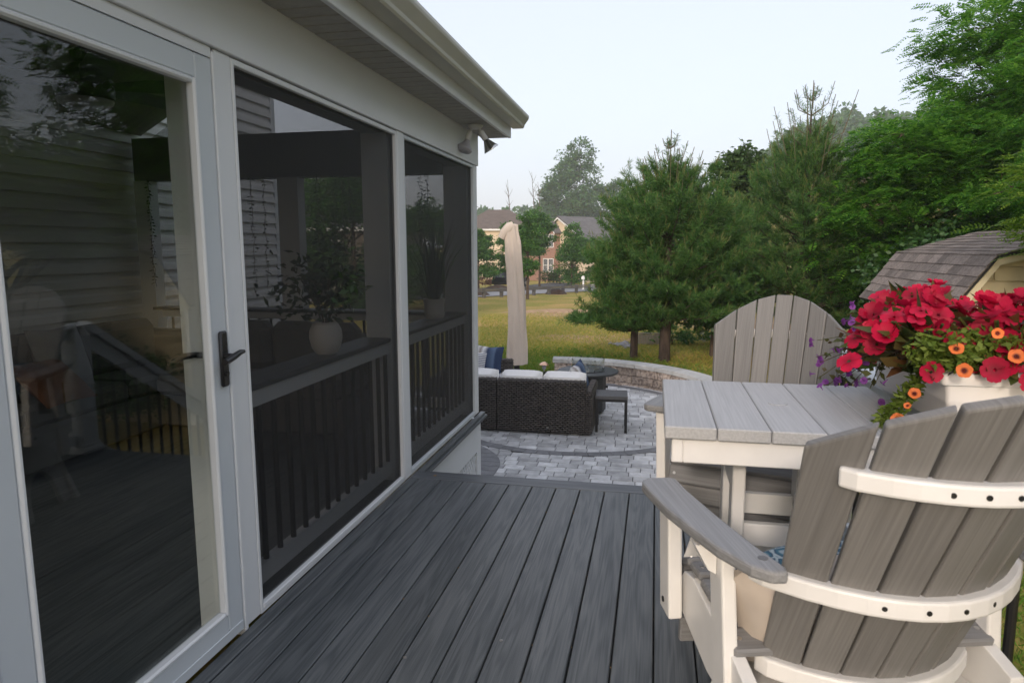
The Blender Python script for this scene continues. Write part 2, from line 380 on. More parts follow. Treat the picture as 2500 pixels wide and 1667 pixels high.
M['pinstripe'] = stripemat('navy pinstripe cloth', [(0, WHT), (0.62, NAVY)], 2, 0.026)
M['bandcloth'] = stripemat('navy white taupe banded cloth', [(0, NAVY), (0.10, WHT), (0.24, TAUPE), (0.34, WHT), (0.50, NAVY), (0.74, (0.10, 0.15, 0.24)), (0.80, NAVY)], 0, 0.48, wob=0.02)
m, t, b = newmat('blue lattice cloth'); L = t.links.new
tc = nd(t, "ShaderNodeTexCoord"); mp = nd(t, "ShaderNodeMapping"); mp.inputs['Scale'].default_value = (1, 1, 1); mp.inputs['Rotation'].default_value = (0, R(45), 0)
L(tc.outputs['Object'], mp.inputs[0])
vo = nd(t, "ShaderNodeTexVoronoi"); vo.feature = 'DISTANCE_TO_EDGE'; vo.inputs['Scale'].default_value = 26; vo.inputs['Randomness'].default_value = 0.25
L(mp.outputs[0], vo.inputs['Vector'])
rp = nd(t, "ShaderNodeValToRGB"); e = rp.color_ramp.elements
e[0].position = 0.04; e[0].color = (0.30, 0.36, 0.38, 1); e[1].position = 0.09; e[1].color = (0.02, 0.055, 0.10, 1)
x = e.new(0.22); x.color = (0.04, 0.13, 0.18, 1); x = e.new(0.3); x.color = (0.28, 0.33, 0.35, 1)
L(vo.outputs['Distance'], rp.inputs[0]); L(rp.outputs[0], b.inputs['Base Color']); b.inputs['Roughness'].default_value = 0.95
M['lattice'] = m

# ------------------------------------------------------------------ mesh builder
class MB:
    def __init__(s):
        s.v = []; s.f = []
    def add(s, vs, fs):
        n = len(s.v)
        s.v.extend([tuple(p) for p in vs]); s.f.extend([tuple(i + n for i in f) for f in fs])
        return s
    def box(s, x0, x1, y0, y1, z0, z1, mtx=None):
        vs = [Vector((x, y, z)) for z in (z0, z1) for y in (y0, y1) for x in (x0, x1)]
        if mtx is not None: vs = [mtx @ p for p in vs]
        return s.add(vs, [(0, 2, 3, 1), (4, 5, 7, 6), (0, 1, 5, 4), (2, 6, 7, 3), (0, 4, 6, 2), (1, 3, 7, 5)])
    def cbox(s, x0, x1, y0, y1, z0, z1, c=0.004, mtx=None):
        """box with chamfered edges"""
        bm = bmesh.new()
        bmesh.ops.create_cube(bm, size=1)
        bmesh.ops.scale(bm, vec=(x1 - x0, y1 - y0, z1 - z0), verts=bm.verts)
        bmesh.ops.translate(bm, vec=((x0 + x1) / 2, (y0 + y1) / 2, (z0 + z1) / 2), verts=bm.verts)
        bmesh.ops.bevel(bm, geom=bm.edges[:], offset=c, segments=1, affect='EDGES', profile=0.5)
        bm.verts.index_update()
        vs = [v.co.copy() for v in bm.verts]
        if mtx is not None: vs = [mtx @ p for p in vs]
        s.add(vs, [[v.index for v in f.verts] for f in bm.faces]); bm.free()
        return s
    def bar(s, p0, p1, w_, h_, up=(0, 0, 1), c=0.0):
        p0, p1 = Vector(p0), Vector(p1); d = p1 - p0; L_ = d.length; d.normalize()
        u = Vector(up); sx = d.cross(u)
        if sx.length < 1e-4: sx = d.cross(Vector((0, 1, 0)))
        sx.normalize(); u = sx.cross(d)
        mt = Matrix(((d.x, sx.x, u.x, p0.x), (d.y, sx.y, u.y, p0.y), (d.z, sx.z, u.z, p0.z), (0, 0, 0, 1)))
        if c: return s.cbox(0, L_, -w_ / 2, w_ / 2, -h_ / 2, h_ / 2, c, mt)
        return s.box(0, L_, -w_ / 2, w_ / 2, -h_ / 2, h_ / 2, mt)
    def tube(s, pts, rad, n=8, cap=True):
        pts = [Vector(p) for p in pts]; m_ = len(pts)
        if not hasattr(rad, '__len__'): rad = [rad] * m_
        base = len(s.v); prev = None
        for i, p in enumerate(pts):
            d = (pts[min(i + 1, m_ - 1)] - pts[max(i - 1, 0)]).normalized()
            a = d.cross(Vector((0, 0, 1)))
            if a.length < 0.05: a = d.cross(Vector((0, 1, 0)))
            a.normalize()
            if prev is not None:
                a2 = prev - d * prev.dot(d)
                if a2.length > 1e-4: a = a2.normalized()
            prev = a; b_ = d.cross(a)
            for k in range(n):
                an = 2 * math.pi * k / n
                s.v.append(tuple(p + (a * math.cos(an) + b_ * math.sin(an)) * rad[i]))
        for i in range(m_ - 1):
            for k in range(n):
                k2 = (k + 1) % n
                s.f.append((base + i * n + k, base + i * n + k2, base + (i + 1) * n + k2, base + (i + 1) * n + k))
        if cap:
            s.f.append(tuple(base + k for k in reversed(range(n)))); s.f.append(tuple(base + (m_ - 1) * n + k for k in range(n)))
        return s
    def lathe(s, prof, n=20, mtx=None):
        base = len(s.v)
        for r_, z_ in prof:
            for k in range(n):
                an = 2 * math.pi * k / n
                p = Vector((r_ * math.cos(an), r_ * math.sin(an), z_))
                s.v.append(tuple(mtx @ p if mtx is not None else p))
        for i in range(len(prof) - 1):
            for k in range(n):
                k2 = (k + 1) % n
                s.f.append((base + i * n + k, base + i * n + k2, base + (i + 1) * n + k2, base + (i + 1) * n + k))
        s.f.append(tuple(base + k for k in reversed(range(n)))); s.f.append(tuple(base + (len(prof) - 1) * n + k for k in range(n)))
        return s
    def prism(s, poly, a0, a1, axis=2, mtx=None):
        """polygon extruded along an axis; poly gives the other two coordinates in order"""
        n = len(poly)
        def P(q, a):
            if axis == 2: v_ = Vector((q[0], q[1], a))
            elif axis == 1: v_ = Vector((q[0], a, q[1]))
            else: v_ = Vector((a, q[0], q[1]))
            return mtx @ v_ if mtx is not None else v_
        vs = [P(q, a0) for q in poly] + [P(q, a1) for q in poly]
        fs = [tuple(range(n)), tuple(range(2 * n - 1, n - 1, -1))] + [(i, i + n, (i + 1) % n + n, (i + 1) % n) for i in range(n)]
        return s.add(vs, fs)
    def strip(s, path, w_, h_, closed=False):
        """rectangular section swept along a horizontal path: w across, h up"""
        pts = [Vector(p) for p in path]; base = len(s.v); n = len(pts)
        for i, p in enumerate(pts):
            d = pts[min(i + 1, n - 1)] - pts[max(i - 1, 0)]; d.z = 0; d.normalize()
            q = Vector((d.y, -d.x, 0))
            ww = w_[i] if hasattr(w_, '__len__') else w_
            for a, b_ in ((-1, -1), (1, -1), (1, 1), (-1, 1)):
                s.v.append(tuple(p + q * (a * ww / 2) + Vector((0, 0, b_ * h_ / 2))))
        for i in range(n - 1):
            for k in range(4):
                k2 = (k + 1) % 4
                s.f.append((base + i * 4 + k, base + i * 4 + k2, base + i * 4 + 4 + k2, base + i * 4 + 4 + k))
        s.f.append((base + 3, base + 2, base + 1, base)); e_ = base + (n - 1) * 4
        s.f.append((e_, e_ + 1, e_ + 2, e_ + 3))
        return s
    def mesh(s, name, mats):
        me = bpy.data.meshes.new(name)
        me.from_pydata(s.v, [], s.f)
        for m_ in (mats if isinstance(mats, (list, tuple)) else [mats]): me.materials.append(m_)
        bm = bmesh.new(); bm.from_mesh(me); bmesh.ops.recalc_face_normals(bm, faces=bm.faces); bm.to_mesh(me); bm.free()
        me.update()
        return me
    def build(s, name, mats, parent=None, smooth=False, loc=None, rot=None, bevel=0):
        me = s.mesh(name, mats)
        if smooth: shade(me)
        o = link(name, me, parent, loc, rot)
        if bevel:
            bv = o.modifiers.new('bevel', 'BEVEL'); bv.width = bevel; bv.segments = 2; bv.limit_method = 'ANGLE'; bv.angle_limit = R(40)
        return o

def shade(me, ang=40):
    me.polygons.foreach_set('use_smooth', [True] * len(me.polygons))
    try:
        me.set_sharp_from_angle(angle=R(ang))
    except Exception:
        pass

def link(name, me, parent=None, loc=None, rot=None, scale=None):
    o = bpy.data.objects.new(name, me)
    COL.objects.link(o)
    if parent is not None: o.parent = parent
    if loc is not None: o.location = loc
    if rot is not None: o.rotation_euler = rot
    if scale is not None: o.scale = scale if hasattr(scale, '__len__') else (scale,) * 3
    return o

def quadmesh(name, V, mats, mi=None):
    """V: (N,4,3) array -> mesh of separate quads"""
    n = len(V)
    me = bpy.data.meshes.new(name)
    me.vertices.add(n * 4); me.loops.add(n * 4); me.polygons.add(n)
    me.vertices.foreach_set('co', np.ascontiguousarray(V, dtype=np.float32).ravel())
    me.loops.foreach_set('vertex_index', np.arange(n * 4, dtype=np.int32))
    me.polygons.foreach_set('loop_start', np.arange(0, n * 4, 4, dtype=np.int32))
    me.polygons.foreach_set('loop_total', np.full(n, 4, dtype=np.int32))
    for m_ in (mats if isinstance(mats, (list, tuple)) else [mats]): me.materials.append(m_)
    if mi is not None: me.polygons.foreach_set('material_index', np.asarray(mi, dtype=np.int32))
    me.update(calc_edges=True); me.validate()
    return me

def thing(name, label, cat, loc=(0, 0, 0), rz=0.0, group=None):
    o = bpy.data.objects.new(name, None); COL.objects.link(o)
    o.empty_display_size = 0.1
    o.location = loc; o.rotation_euler = (0, 0, rz)
    o['label'] = label; o['category'] = cat
    if group: o['group'] = group
    return o

def tag(o, label, cat, group=None, kind=None):
    o['label'] = label; o['category'] = cat
    if group: o['group'] = group
    if kind: o['kind'] = kind
    return o

def struct(o, label=None):
    o['kind'] = 'structure'
    if label: o['label'] = label
    return o

KIDS = {}
def copytree(root, loc, rz, label, scale=None):
    c = root.copy(); COL.objects.link(c); c.location = loc; c.rotation_euler = (0, 0, rz); c['label'] = label
    if scale is not None: c.scale = scale if hasattr(scale, '__len__') else (scale,) * 3
    for ch in [o for o in bpy.data.objects if o.parent == root]:
        d = ch.copy(); COL.objects.link(d); d.parent = c
        for g_ in [o for o in bpy.data.objects if o.parent == ch]:
            e_ = g_.copy(); COL.objects.link(e_); e_.parent = d
    return c

def unit(a):
    return a / np.maximum(np.linalg.norm(a, axis=-1, keepdims=True), 1e-9)

def rvec(n, rng):
    return unit(rng.normal(size=(n, 3)))

def leaves(pos, L_, W_, rng, up=0.5, out=None, droop=0.0):
    """rhombus leaves (N,4,3); up = how far leaf faces turn to the sky"""
    n = len(pos)
    d = rvec(n, rng)
    if out is not None: d = unit(d * 0.7 + out)
    d[:, 2] = d[:, 2] * 0.6 - droop
    d = unit(d)
    nn = unit(rvec(n, rng) * (1 - up) + np.array([0, 0, 1.0]) * up)
    s_ = unit(np.cross(d, nn))
    l = (L_ * rng.uniform(0.7, 1.3, n))[:, None]; w_ = (W_ * rng.uniform(0.7, 1.3, n))[:, None]
    nn = np.cross(s_, d)
    mid = pos + d * l * 0.45
    return np.stack([pos, mid + s_ * w_ / 2 + nn * w_ * 0.12, pos + d * l, mid - s_ * w_ / 2 + nn * w_ * 0.12], 1)

def fronds(base, d, rng, pairs=7, flen=0.25, L_=0.05, W_=0.025):
    """pinnate leaves: (N*pairs*2,4,3)"""
    n = len(base)
    d = unit(d)
    nn = unit(np.array([0, 0, 1.0]) + 0.45 * rvec(n, rng))
    s_ = unit(np.cross(d, nn)); nn = np.cross(s_, d)
    out = []
    fl = flen * rng.uniform(0.7, 1.25, n)[:, None]
    for k in range(pairs):
        tt = (k + 0.8) / pairs
        p = base + d * fl * tt + np.array([0, 0, -1.0]) * fl * 0.28 * tt * tt
        sc = (0.75 + 0.5 * math.sin(math.pi * tt))
        for sgn in (-1, 1):
            dd = unit(s_ * sgn + d * 0.35 - nn * rng.uniform(-0.1, 0.35, n)[:, None])
            w2 = unit(np.cross(dd, nn)) * W_ * sc / 2
            l = L_ * sc * rng.uniform(0.85, 1.15, n)[:, None]
            out.append(np.stack([p, p + dd * l * 0.5 + w2, p + dd * l, p + dd * l * 0.5 - w2], 1))
    return np.concatenate(out)

def needles(pos, d, rng, m=12, L_=0.10, W_=0.007, spread=0.8):
    n = len(pos)
    P = np.repeat(pos, m, 0); D = np.repeat(unit(d), m, 0)
    P = P + D * rng.uniform(-0.08, 0.05, (n * m, 1))
    dd = unit(D * 0.75 + rvec(n * m, rng) * spread)
    s_ = unit(np.cross(dd, rvec(n * m, rng))) * W_ / 2
    l = L_ * rng.uniform(0.7, 1.2, (n * m, 1))
    return np.stack([P, P + dd * l * 0.5 + s_, P + dd * l, P + dd * l * 0.5 - s_], 1)

# ------------------------------------------------------------------ terrain
PZ = -0.95                                   # patio level
def sm(x):
    x = np.clip(x, 0, 1); return x * x * (3 - 2 * x)
def terrain(x, y):
    x = np.asarray(x, float); y = np.asarray(y, float)
    z = -0.97 - 0.0345 * np.maximum(y - 15, 0)
    z = np.where(y > 47, -2.07 - 0.022 * (y - 47), z)
    z = np.where(y > 90, -3.0, z)
    z += 0.10 * np.sin(x * 0.35 + 1) * np.sin(y * 0.22) * sm((y - 14) / 6) * (y < 45)
    z += 0.25 * np.exp(-(((x + 2.6) / 2.2) ** 2 + ((y - 29) / 2.5) ** 2))
    z += 33 * sm((y - 165) / 125) * sm((x - 4) / 66)
    z += 4 * sm((y - 130) / 80)
    z += 0.5 * sm((x - 7) / 8) * sm((y - 4) / 8)
    return z

# ---- ground sheet
def axis_pts(stops):
    out = []
    for a, b_, st in stops:
        out += list(np.arange(a, b_, st))
    return np.array(out + [stops[-1][1]])
gx = axis_pts([(-420, -60, 40), (-60, -16, 4), (-16, 16, 0.8), (16, 60, 4), (60, 420, 20)])
gy = axis_pts([(-110, -10, 20), (-10, 50, 0.8), (50, 100, 3), (100, 300, 10), (300, 460, 20)])
GX, GY = np.meshgrid(gx, gy)
GZ = terrain(GX, GY)
inpatio = (GX > -4.5) & (GX < 3.2) & (GY > -6) & (GY < 12.2)
GZ = np.where(inpatio, -1.12, GZ)
nx = len(gx)
verts = np.stack([GX, GY, GZ], -1).reshape(-1, 3)
faces = [(j * nx + i, j * nx + i + 1, (j + 1) * nx + i + 1, (j + 1) * nx + i) for j in range(len(gy) - 1) for i in range(nx - 1)]
m, t, b = newmat('dry lawn'); L = t.links.new
tc = nd(t, "ShaderNodeTexCoord")
def nzz(sc, det, lo, hi):
    n_ = nd(t, "ShaderNodeTexNoise"); n_.inputs['Scale'].default_value = sc; n_.inputs['Detail'].default_value = det
    L(tc.outputs['Object'], n_.inputs[0])
    r_ = nd(t, "ShaderNodeMapRange"); r_.inputs[1].default_value = lo; r_.inputs[2].default_value = hi
    L(n_.outputs[0], r_.inputs[0]); return r_.outputs[0]
def mixc(fac, a, b_):
    x_ = nd(t, "ShaderNodeMix", data_type='RGBA')
    L(fac, x_.inputs[0])
    for i, c_ in ((6, a), (7, b_)):
        if isinstance(c_, tuple): x_.inputs[i].default_value = col4(c_)
        else: L(c_, x_.inputs[i])
    return x_.outputs[2]
fine = mixc(nzz(9, 6, 0.35, 0.65), (0.17, 0.20, 0.034), (0.36, 0.275, 0.08))
brown = mixc(nzz(14, 6, 0.35, 0.65), (0.38, 0.255, 0.09), (0.50, 0.33, 0.135))
out = mixc(nzz(0.35, 4, 0.46, 0.70), fine, brown)
dirt = mixc(nzz(5, 6, 0.35, 0.65), (0.36, 0.225, 0.13), (0.52, 0.36, 0.23))
sp = nd(t, "ShaderNodeSeparateXYZ"); L(tc.outputs['Object'], sp.inputs[0])
def blob(cx, cy, rx, ry):
    a1 = nd(t, "ShaderNodeMath", operation='SUBTRACT'); a1.inputs[1].default_value = cx; L(sp.outputs[0], a1.inputs[0])
    a2 = nd(t, "ShaderNodeMath", operation='DIVIDE'); a2.inputs[1].default_value = rx; L(a1.outputs[0], a2.inputs[0])
    b1 = nd(t, "ShaderNodeMath", operation='SUBTRACT'); b1.inputs[1].default_value = cy; L(sp.outputs[1], b1.inputs[0])
    b2 = nd(t, "ShaderNodeMath", operation='DIVIDE'); b2.inputs[1].default_value = ry; L(b1.outputs[0], b2.inputs[0])
    c1 = nd(t, "ShaderNodeMath", operation='POWER'); c1.inputs[1].default_value = 2; L(a2.outputs[0], c1.inputs[0])
    c2 = nd(t, "ShaderNodeMath", operation='POWER'); c2.inputs[1].default_value = 2; L(b2.outputs[0], c2.inputs[0])
    s_ = nd(t, "ShaderNodeMath", operation='ADD'); L(c1.outputs[0], s_.inputs[0]); L(c2.outputs[0], s_.inputs[1])
    nn = nd(t, "ShaderNodeTexNoise"); nn.inputs['Scale'].default_value = 1.3; nn.inputs['Detail'].default_value = 6; L(tc.outputs['Object'], nn.inputs[0])
    ms_ = nd(t, "ShaderNodeMath", operation='MULTIPLY_ADD'); ms_.inputs[1].default_value = 2.2; L(nn.outputs[0], ms_.inputs[0]); L(s_.outputs[0], ms_.inputs[2])
    r_ = nd(t, "ShaderNodeMapRange"); r_.inputs[1].default_value = 2.3; r_.inputs[2].default_value = 1.5; r_.inputs[3].default_value = 0; r_.inputs[4].default_value = 1
    L(ms_.outputs[0], r_.inputs[0]); return r_.outputs[0]
out = mixc(blob(-2.6, 29.5, 2.3, 3.2), out, dirt)
out = mixc(blob(-0.1, 19.5, 1.7, 1.5), out, dirt)
out = mixc(blob(4.6, 26, 2.6, 3.0), out, dirt)
L(out, b.inputs['Base Color']); b.inputs['Roughness'].default_value = 1.0; b.inputs['Specular IOR Level'].default_value = 0.1
M['lawn'] = m
me = bpy.data.meshes.new('lawn'); me.from_pydata(verts.tolist(), [], faces); me.materials.append(M['lawn']); shade(me, 60)
struct(link('lawn', me), 'sloping lawn of dry yellow and green grass with bare soil patches')

# ------------------------------------------------------------------ road, driveway, verge
def ribbon(name, pts, wid, dz, m_, skirt=0.0):
    b_ = MB(); n = len(pts); base = []
    for i, p in enumerate(pts):
        a = np.array(pts[max(i - 1, 0)]); c_ = np.array(pts[min(i + 1, n - 1)]); d_ = unit((c_ - a)[None])[0]
        q = np.array([d_[1], -d_[0]])
        for sgn in (-1, 1):
            xy = np.array(p) + q * sgn * wid / 2
            b_.v.append((xy[0], xy[1], float(terrain(p[0], p[1])) + dz))
    for i in range(n - 1):
        b_.f.append((2 * i, 2 * i + 1, 2 * i + 3, 2 * i + 2))
    return b_.build(name, m_)
gd = np.array([0.5, 0.866])                       # the road runs away to the right
roadpts = [(-28 + 0.5 * k, 20 + 0.866 * k) for k in np.arange(0, 90, 6)]
# ------------------------------------------------------------------ deck
deck = bpy.data.objects.new('deck', None); COL.objects.link(deck); struct(deck, 'raised deck of dark grey composite boards')
Y0, Y1 = -1.6, 3.905
bm_ = MB().cbox(-0.0695, 0.0695, Y0, Y1, -0.025, 0.0, 0.0035).mesh('deck_board', M['deck'])
xs = [0.0665 + 0.1446 * k + 0.0723 for k in range(16)]
for i, x in enumerate(xs):
    link('deck_board', bm_, deck, (x, 0, 0))
link('deck_board', MB().cbox(0.003, 0.062, Y0, Y1, -0.025, 0.0, 0.0035).mesh('deck_board', M['deck']), deck)
MB().cbox(0.004, 2.52, 3.910, 4.052, -0.025, 0.0, 0.0035).build('border_board', M['deckx'], deck)
MB().cbox(2.383, 2.52, Y0, 3.905, -0.025, 0.0, 0.0035).build('border_board', M['deck'], deck)
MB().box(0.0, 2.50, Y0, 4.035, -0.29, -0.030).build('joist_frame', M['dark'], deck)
MB().box(-0.002, 2.515, 4.036, 4.048, -0.30, -0.028).box(2.501, 2.513, Y0, 4.034, -0.30, -0.028).build('fascia_board', M['deckx'], deck)
# steps down to the patio
st = thing('deck_steps', 'grey composite steps leading from the deck edge down to the paved patio', 'steps', (0, 0, 0))
for k in range(4):
    y = 4.06 + 0.28 * k; z = -0.19 * (k + 1)
    MB().cbox(0.55, 2.3, y, y + 0.285, z - 0.025, z, 0.003).build('tread', M['deckx'], st)
    MB().box(0.56, 2.29, y + 0.262, y + 0.274, z - 0.19 if k < 3 else PZ, z - 0.027).build('riser', M['vinyl'], st)

# railing along the right side
rail = thing('deck_railing', 'white deck railing with flat cap and black round balusters behind the chairs', 'railing')
XR = 2.408
MB().cbox(XR - 0.073, XR + 0.073, Y0, 4.06, 0.885, 0.91, 0.004).build('rail_cap', M['vinyl'], rail)
MB().cbox(XR - 0.02, XR + 0.02, Y0, 3.9, 0.80, 0.884, 0.003).build('top_rail', M['vinyl'], rail)
MB().cbox(XR - 0.022, XR + 0.022, Y0, 3.9, 0.075, 0.14, 0.003).build('bottom_rail', M['vinyl'], rail)
bal = MB().tube([(0, 0, 0.13), (0, 0, 0.81)], 0.0125, 10).mesh('baluster', M['black'])
for i in range(48):
    y = Y0 + 0.06 + 0.114 * i
    if y < 3.86: link('baluster', bal, rail, (XR, y, 0))
def newel(x, y, par, h=0.92):
    o = MB().cbox(x - 0.065, x + 0.065, y - 0.065, y + 0.065, 0.001, h - 0.036, 0.004).build('newel_post', M['vinyl'], par)
    MB().cbox(x - 0.085, x + 0.085, y - 0.085, y + 0.085, 0.001, 0.05, 0.008).cbox(x - 0.076, x + 0.076, y - 0.076, y + 0.076, 0.05, 0.075, 0.008).build('base_trim', M['vinyl'], o)
newel(XR, 3.975, rail)
newel(XR, 0.35, rail)
sr = thing('stair_railing', 'white stair railing sloping down beside the deck steps with black balusters', 'railing')
MB().bar((XR, 4.05, 0.90), (XR, 5.35, 0.02), 0.09, 0.05).build('handrail', M['vinyl'], sr)
MB().bar((XR, 4.05, 0.80), (XR, 5.35, -0.08), 0.04, 0.10).build('top_rail', M['vinyl'], sr)
MB().bar((XR, 4.05, 0.02), (XR, 5.35, -0.80), 0.04, 0.06).build('bottom_rail', M['vinyl'], sr)
for i in range(10):
    y = 4.16 + 0.115 * i; zz = -0.677 * (y - 4.05)
    MB().tube([(XR, y, 0.04 + zz), (XR, y, 0.79 + zz)], 0.0125, 8).build('baluster', M['black'], sr)
MB().cbox(XR - 0.065, XR + 0.065, 5.36, 5.49, -0.96, 0.10, 0.004).build('newel_post', M['vinyl'], sr)

# small litter on the deck
for (x, y, r_, lab) in [(0.155, 3.97, 0.6, 'tan dry leaf scrap on the deck border beside the porch corner'), (0.965, 2.275, 1.2, 'pale bird dropping fleck on a board in the middle of the deck'), (0.655, 2.105, 2.2, 'pale fleck on a deck board close to the door')]:
    q = MB().add([(-0.012, -0.006, 0.001), (0.004, -0.011, 0.004), (0.013, 0.002, 0.001), (0.002, 0.010, 0.005), (-0.010, 0.006, 0.002)], [(0, 1, 2, 3, 4)])
    o = q.build('leaf_scrap' if 'leaf' in lab else 'fleck', M['mulchleaf'] if 'leaf' in lab else M['plaque'], None, loc=(x, y, 0.001), rot=(0, 0, r_))
    if 'fleck' in lab: o.scale = (0.7, 0.7, 0.4)
    tag(o, lab, 'litter')
cr = []
for i in range(70):
    k = random.randrange(2, 15); cr.append((0.0665 + 0.1446 * k + random.uniform(-0.003, 0.003), random.uniform(0.9, 3.8), -0.004))
cr = np.array(cr)
o = link('grit', quadmesh('grit', leaves(cr, 0.008, 0.006, RNG, up=0.6), M['mulchleaf'])); o['kind'] = 'stuff'; o['label'] = 'bits of pale grit caught in the gaps between deck boards'

# ------------------------------------------------------------------ screened porch
po = thing('screened_porch', 'white screened porch with glass door, insect screens and gabled roof on the left', 'porch')
YE = 5.65
WX = -0.045                                  # wall core behind the trim
# door
dr = MB()
fy0, fy1 = 1.205, 2.148
dr.cbox(-0.04, 0.0, fy0, fy0 + 0.095, 0.012, 2.06, 0.005).cbox(-0.04, 0.0, fy1 - 0.088, fy1, 0.012, 2.06, 0.005)
dr.cbox(-0.04, 0.0, fy0 + 0.0955, fy1 - 0.0885, 1.978, 2.06, 0.005).cbox(-0.04, 0.0, fy0 + 0.0955, fy1 - 0.0885, 0.012, 0.112, 0.005)
door = dr.build('door', M['doorwhite'], po)
b_ = MB()
for (ya, yb, za, zb) in [(fy0 + 0.095, fy0 + 0.113, 0.112, 1.978), (fy1 - 0.106, fy1 - 0.088, 0.112, 1.978), (fy0 + 0.1135, fy1 - 0.1065, 1.960, 1.978), (fy0 + 0.1135, fy1 - 0.1065, 0.112, 0.130)]:
    b_.cbox(-0.030, 0.007, ya, yb, za, zb, 0.006)
b_.build('glazing_bead', M['vinyl'], door)
MB().box(-0.022, -0.018, fy0 + 0.10, fy1 - 0.10, 0.118, 1.972).build('glass_pane', M['doorglass'], door)
MB().cbox(0.001, 0.006, fy0 + 0.01, fy1 - 0.01, 0.014, 0.052, 0.002).build('door_sweep', M['doorwhite'], door)
hb = MB().cbox(0.001, 0.016, fy1 - 0.058, fy1 - 0.018, 0.945, 1.142, 0.006)
hb.tube([(0.012, fy1 - 0.04, 1.055), (0.05, fy1 - 0.04, 1.055)], 0.010, 10)
hb.tube([(0.048, fy1 + 0.022, 1.063), (0.052, fy1 - 0.005, 1.064), (0.053, fy1 - 0.04, 1.055), (0.055, fy1 - 0.085, 1.046), (0.058, fy1 - 0.105, 1.044)], [0.007, 0.010, 0.012, 0.012, 0.011], 10)
hb.tube([(-0.05, fy1 - 0.04, 1.055), (-0.085, fy1 - 0.07, 1.060), (-0.09, fy1 - 0.13, 1.062), (-0.095, fy1 - 0.185, 1.047)], [0.011, 0.011, 0.012, 0.010], 10)
hb.tube([(0.012, fy1 - 0.038, 0.992), (0.022, fy1 - 0.038, 0.992)], 0.009, 10)
hb.build('handle', M['black'], door, smooth=True)
# jambs, casing strips and posts
MB().cbox(-0.05, 0.004, 2.151, 2.171, -0.024, 2.085, 0.003).build('door_jamb', M['vinyl'], po)
MB().cbox(-0.05, 0.004, 1.180, 1.202, 0.002, 2.085, 0.003).build('door_jamb', M['vinyl'], po)
MB().box(-0.05, -0.002, 1.2025, 2.1505, 2.064, 2.098).build('door_head', M['vinyl'], po)
MB().cbox(-0.04, -0.003, 2.172, 2.262, 0.002, 2.098, 0.003).build('casing', M['vinyl'], po)
MB().cbox(-0.10, -0.003, -1.5, 1.178, 0.002, 2.098, 0.003).build('casing', M['vinyl'], po)
MB().cbox(-0.04, 0.003, 3.846, 3.952, 0.002, 2.098, 0.004).build('casing', M['vinyl'], po)
MB().cbox(-0.14, 0.003, 5.555, YE, 0.002, 2.098, 0.004).build('casing', M['vinyl'], po)
MB().box(-0.158, -0.051, 2.115, 2.255, 0.002, 2.084).build('post', M['vinyl'], po)
MB().box(-0.21, -0.051, 3.815, 3.965, 0.002, 2.084).build('post', M['vinyl'], po)
MB().box(-0.24, -0.141, 5.49, YE - 0.004, 0.002, 2.084).build('post', M['vinyl'], po)
MB().box(-0.14, -0.045, 5.49, 5.553, 0.002, 2.084).build('post', M['vinyl'], po)
# screens with their white spline frames
for (ya, yb) in ((2.264, 3.844), (3.954, 5.553)):
    MB().box(-0.020, -0.0185, ya + 0.005, yb - 0.005, 0.02, 2.09).build('insect_screen', M['screen'], po)
    f_ = MB()
    f_.cbox(-0.032, 0.0, ya, ya + 0.017, 0.012, 2.094, 0.003).cbox(-0.032, 0.0, yb - 0.017, yb, 0.012, 2.094, 0.003)
    f_.cbox(-0.032, 0.0, ya + 0.0175, yb - 0.0175, 2.072, 2.094, 0.003).cbox(-0.032, 0.002, ya + 0.0175, yb - 0.0175, 0.012, 0.036, 0.004)
    f_.build('screen_frame', M['doorwhite'] if ya > 3 else M['vinyl'], po)
    MB().box(-0.05, -0.001, ya + 0.001, yb - 0.001, 0.001, 0.0115).build('sill', M['vinyl'], po)
    # inner half wall: cap shelf, face board, bottom rail, balusters
    MB().cbox(-0.235, -0.055, ya - 0.02, yb - 0.03, 0.87, 0.895, 0.004).build('shelf_cap', M['deck'], po)
    MB().box(-0.105, -0.070, ya, yb - 0.03, 0.80, 0.869).build('top_rail', M['vinyl'], po)
    MB().box(-0.115, -0.070, ya, yb - 0.03, 0.055, 0.135).build('bottom_rail', M['vinyl'], po)
    MB().box(-0.22, -0.052, ya, yb, 0.001, 0.011).build('curb', M['deck'], po)
    for k in range(int((yb - ya) / 0.112)):
        link('baluster', bal, po, (-0.09, ya + 0.08 + 0.112 * k, -0.005))
# header beam, soffit, fascia, gutter
MB().cbox(-0.10, 0.012, -1.5, YE + 0.02, 2.100, 2.352, 0.003).build('header_beam', M['vinyl'], po)
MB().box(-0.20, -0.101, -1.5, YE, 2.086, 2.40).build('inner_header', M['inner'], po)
sp_ = MB()
for y0 in np.arange(-1.5, YE + 0.15, 0.1016):
    pass
prof = [(0.0, 0.0), (0.086, 0.0), (0.090, 0.007), (0.0975, 0.007), (0.1016, 0.0), (0.1016, 0.012), (0.0, 0.012)]
spm = MB().prism(prof, 0.014, 0.235, axis=0).mesh('soffit_panel', M['soffit'])
for k in range(72):
    link('soffit_panel', spm, po, (0, -1.5 + 0.1016 * k, 2.344))
MB().cbox(0.236, 0.262, -1.5, YE + 0.165, 2.340, 2.50, 0.003).build('fascia', M['vinyl'], po)
MB().box(0.0, 0.236, YE + 0.15, YE + 0.163, 2.346, 2.52).build('rake_end', M['vinyl'], po)
gp = [(0.264, 2.425), (0.352, 2.425), (0.362, 2.435), (0.366, 2.452), (0.382, 2.474), (0.400, 2.498), (0.404, 2.512), (0.404, 2.528), (0.396, 2.530), (0.392, 2.516), (0.37, 2.49), (0.352, 2.46), (0.345, 2.433), (0.272, 2.433), (0.272, 2.53), (0.264, 2.53)]
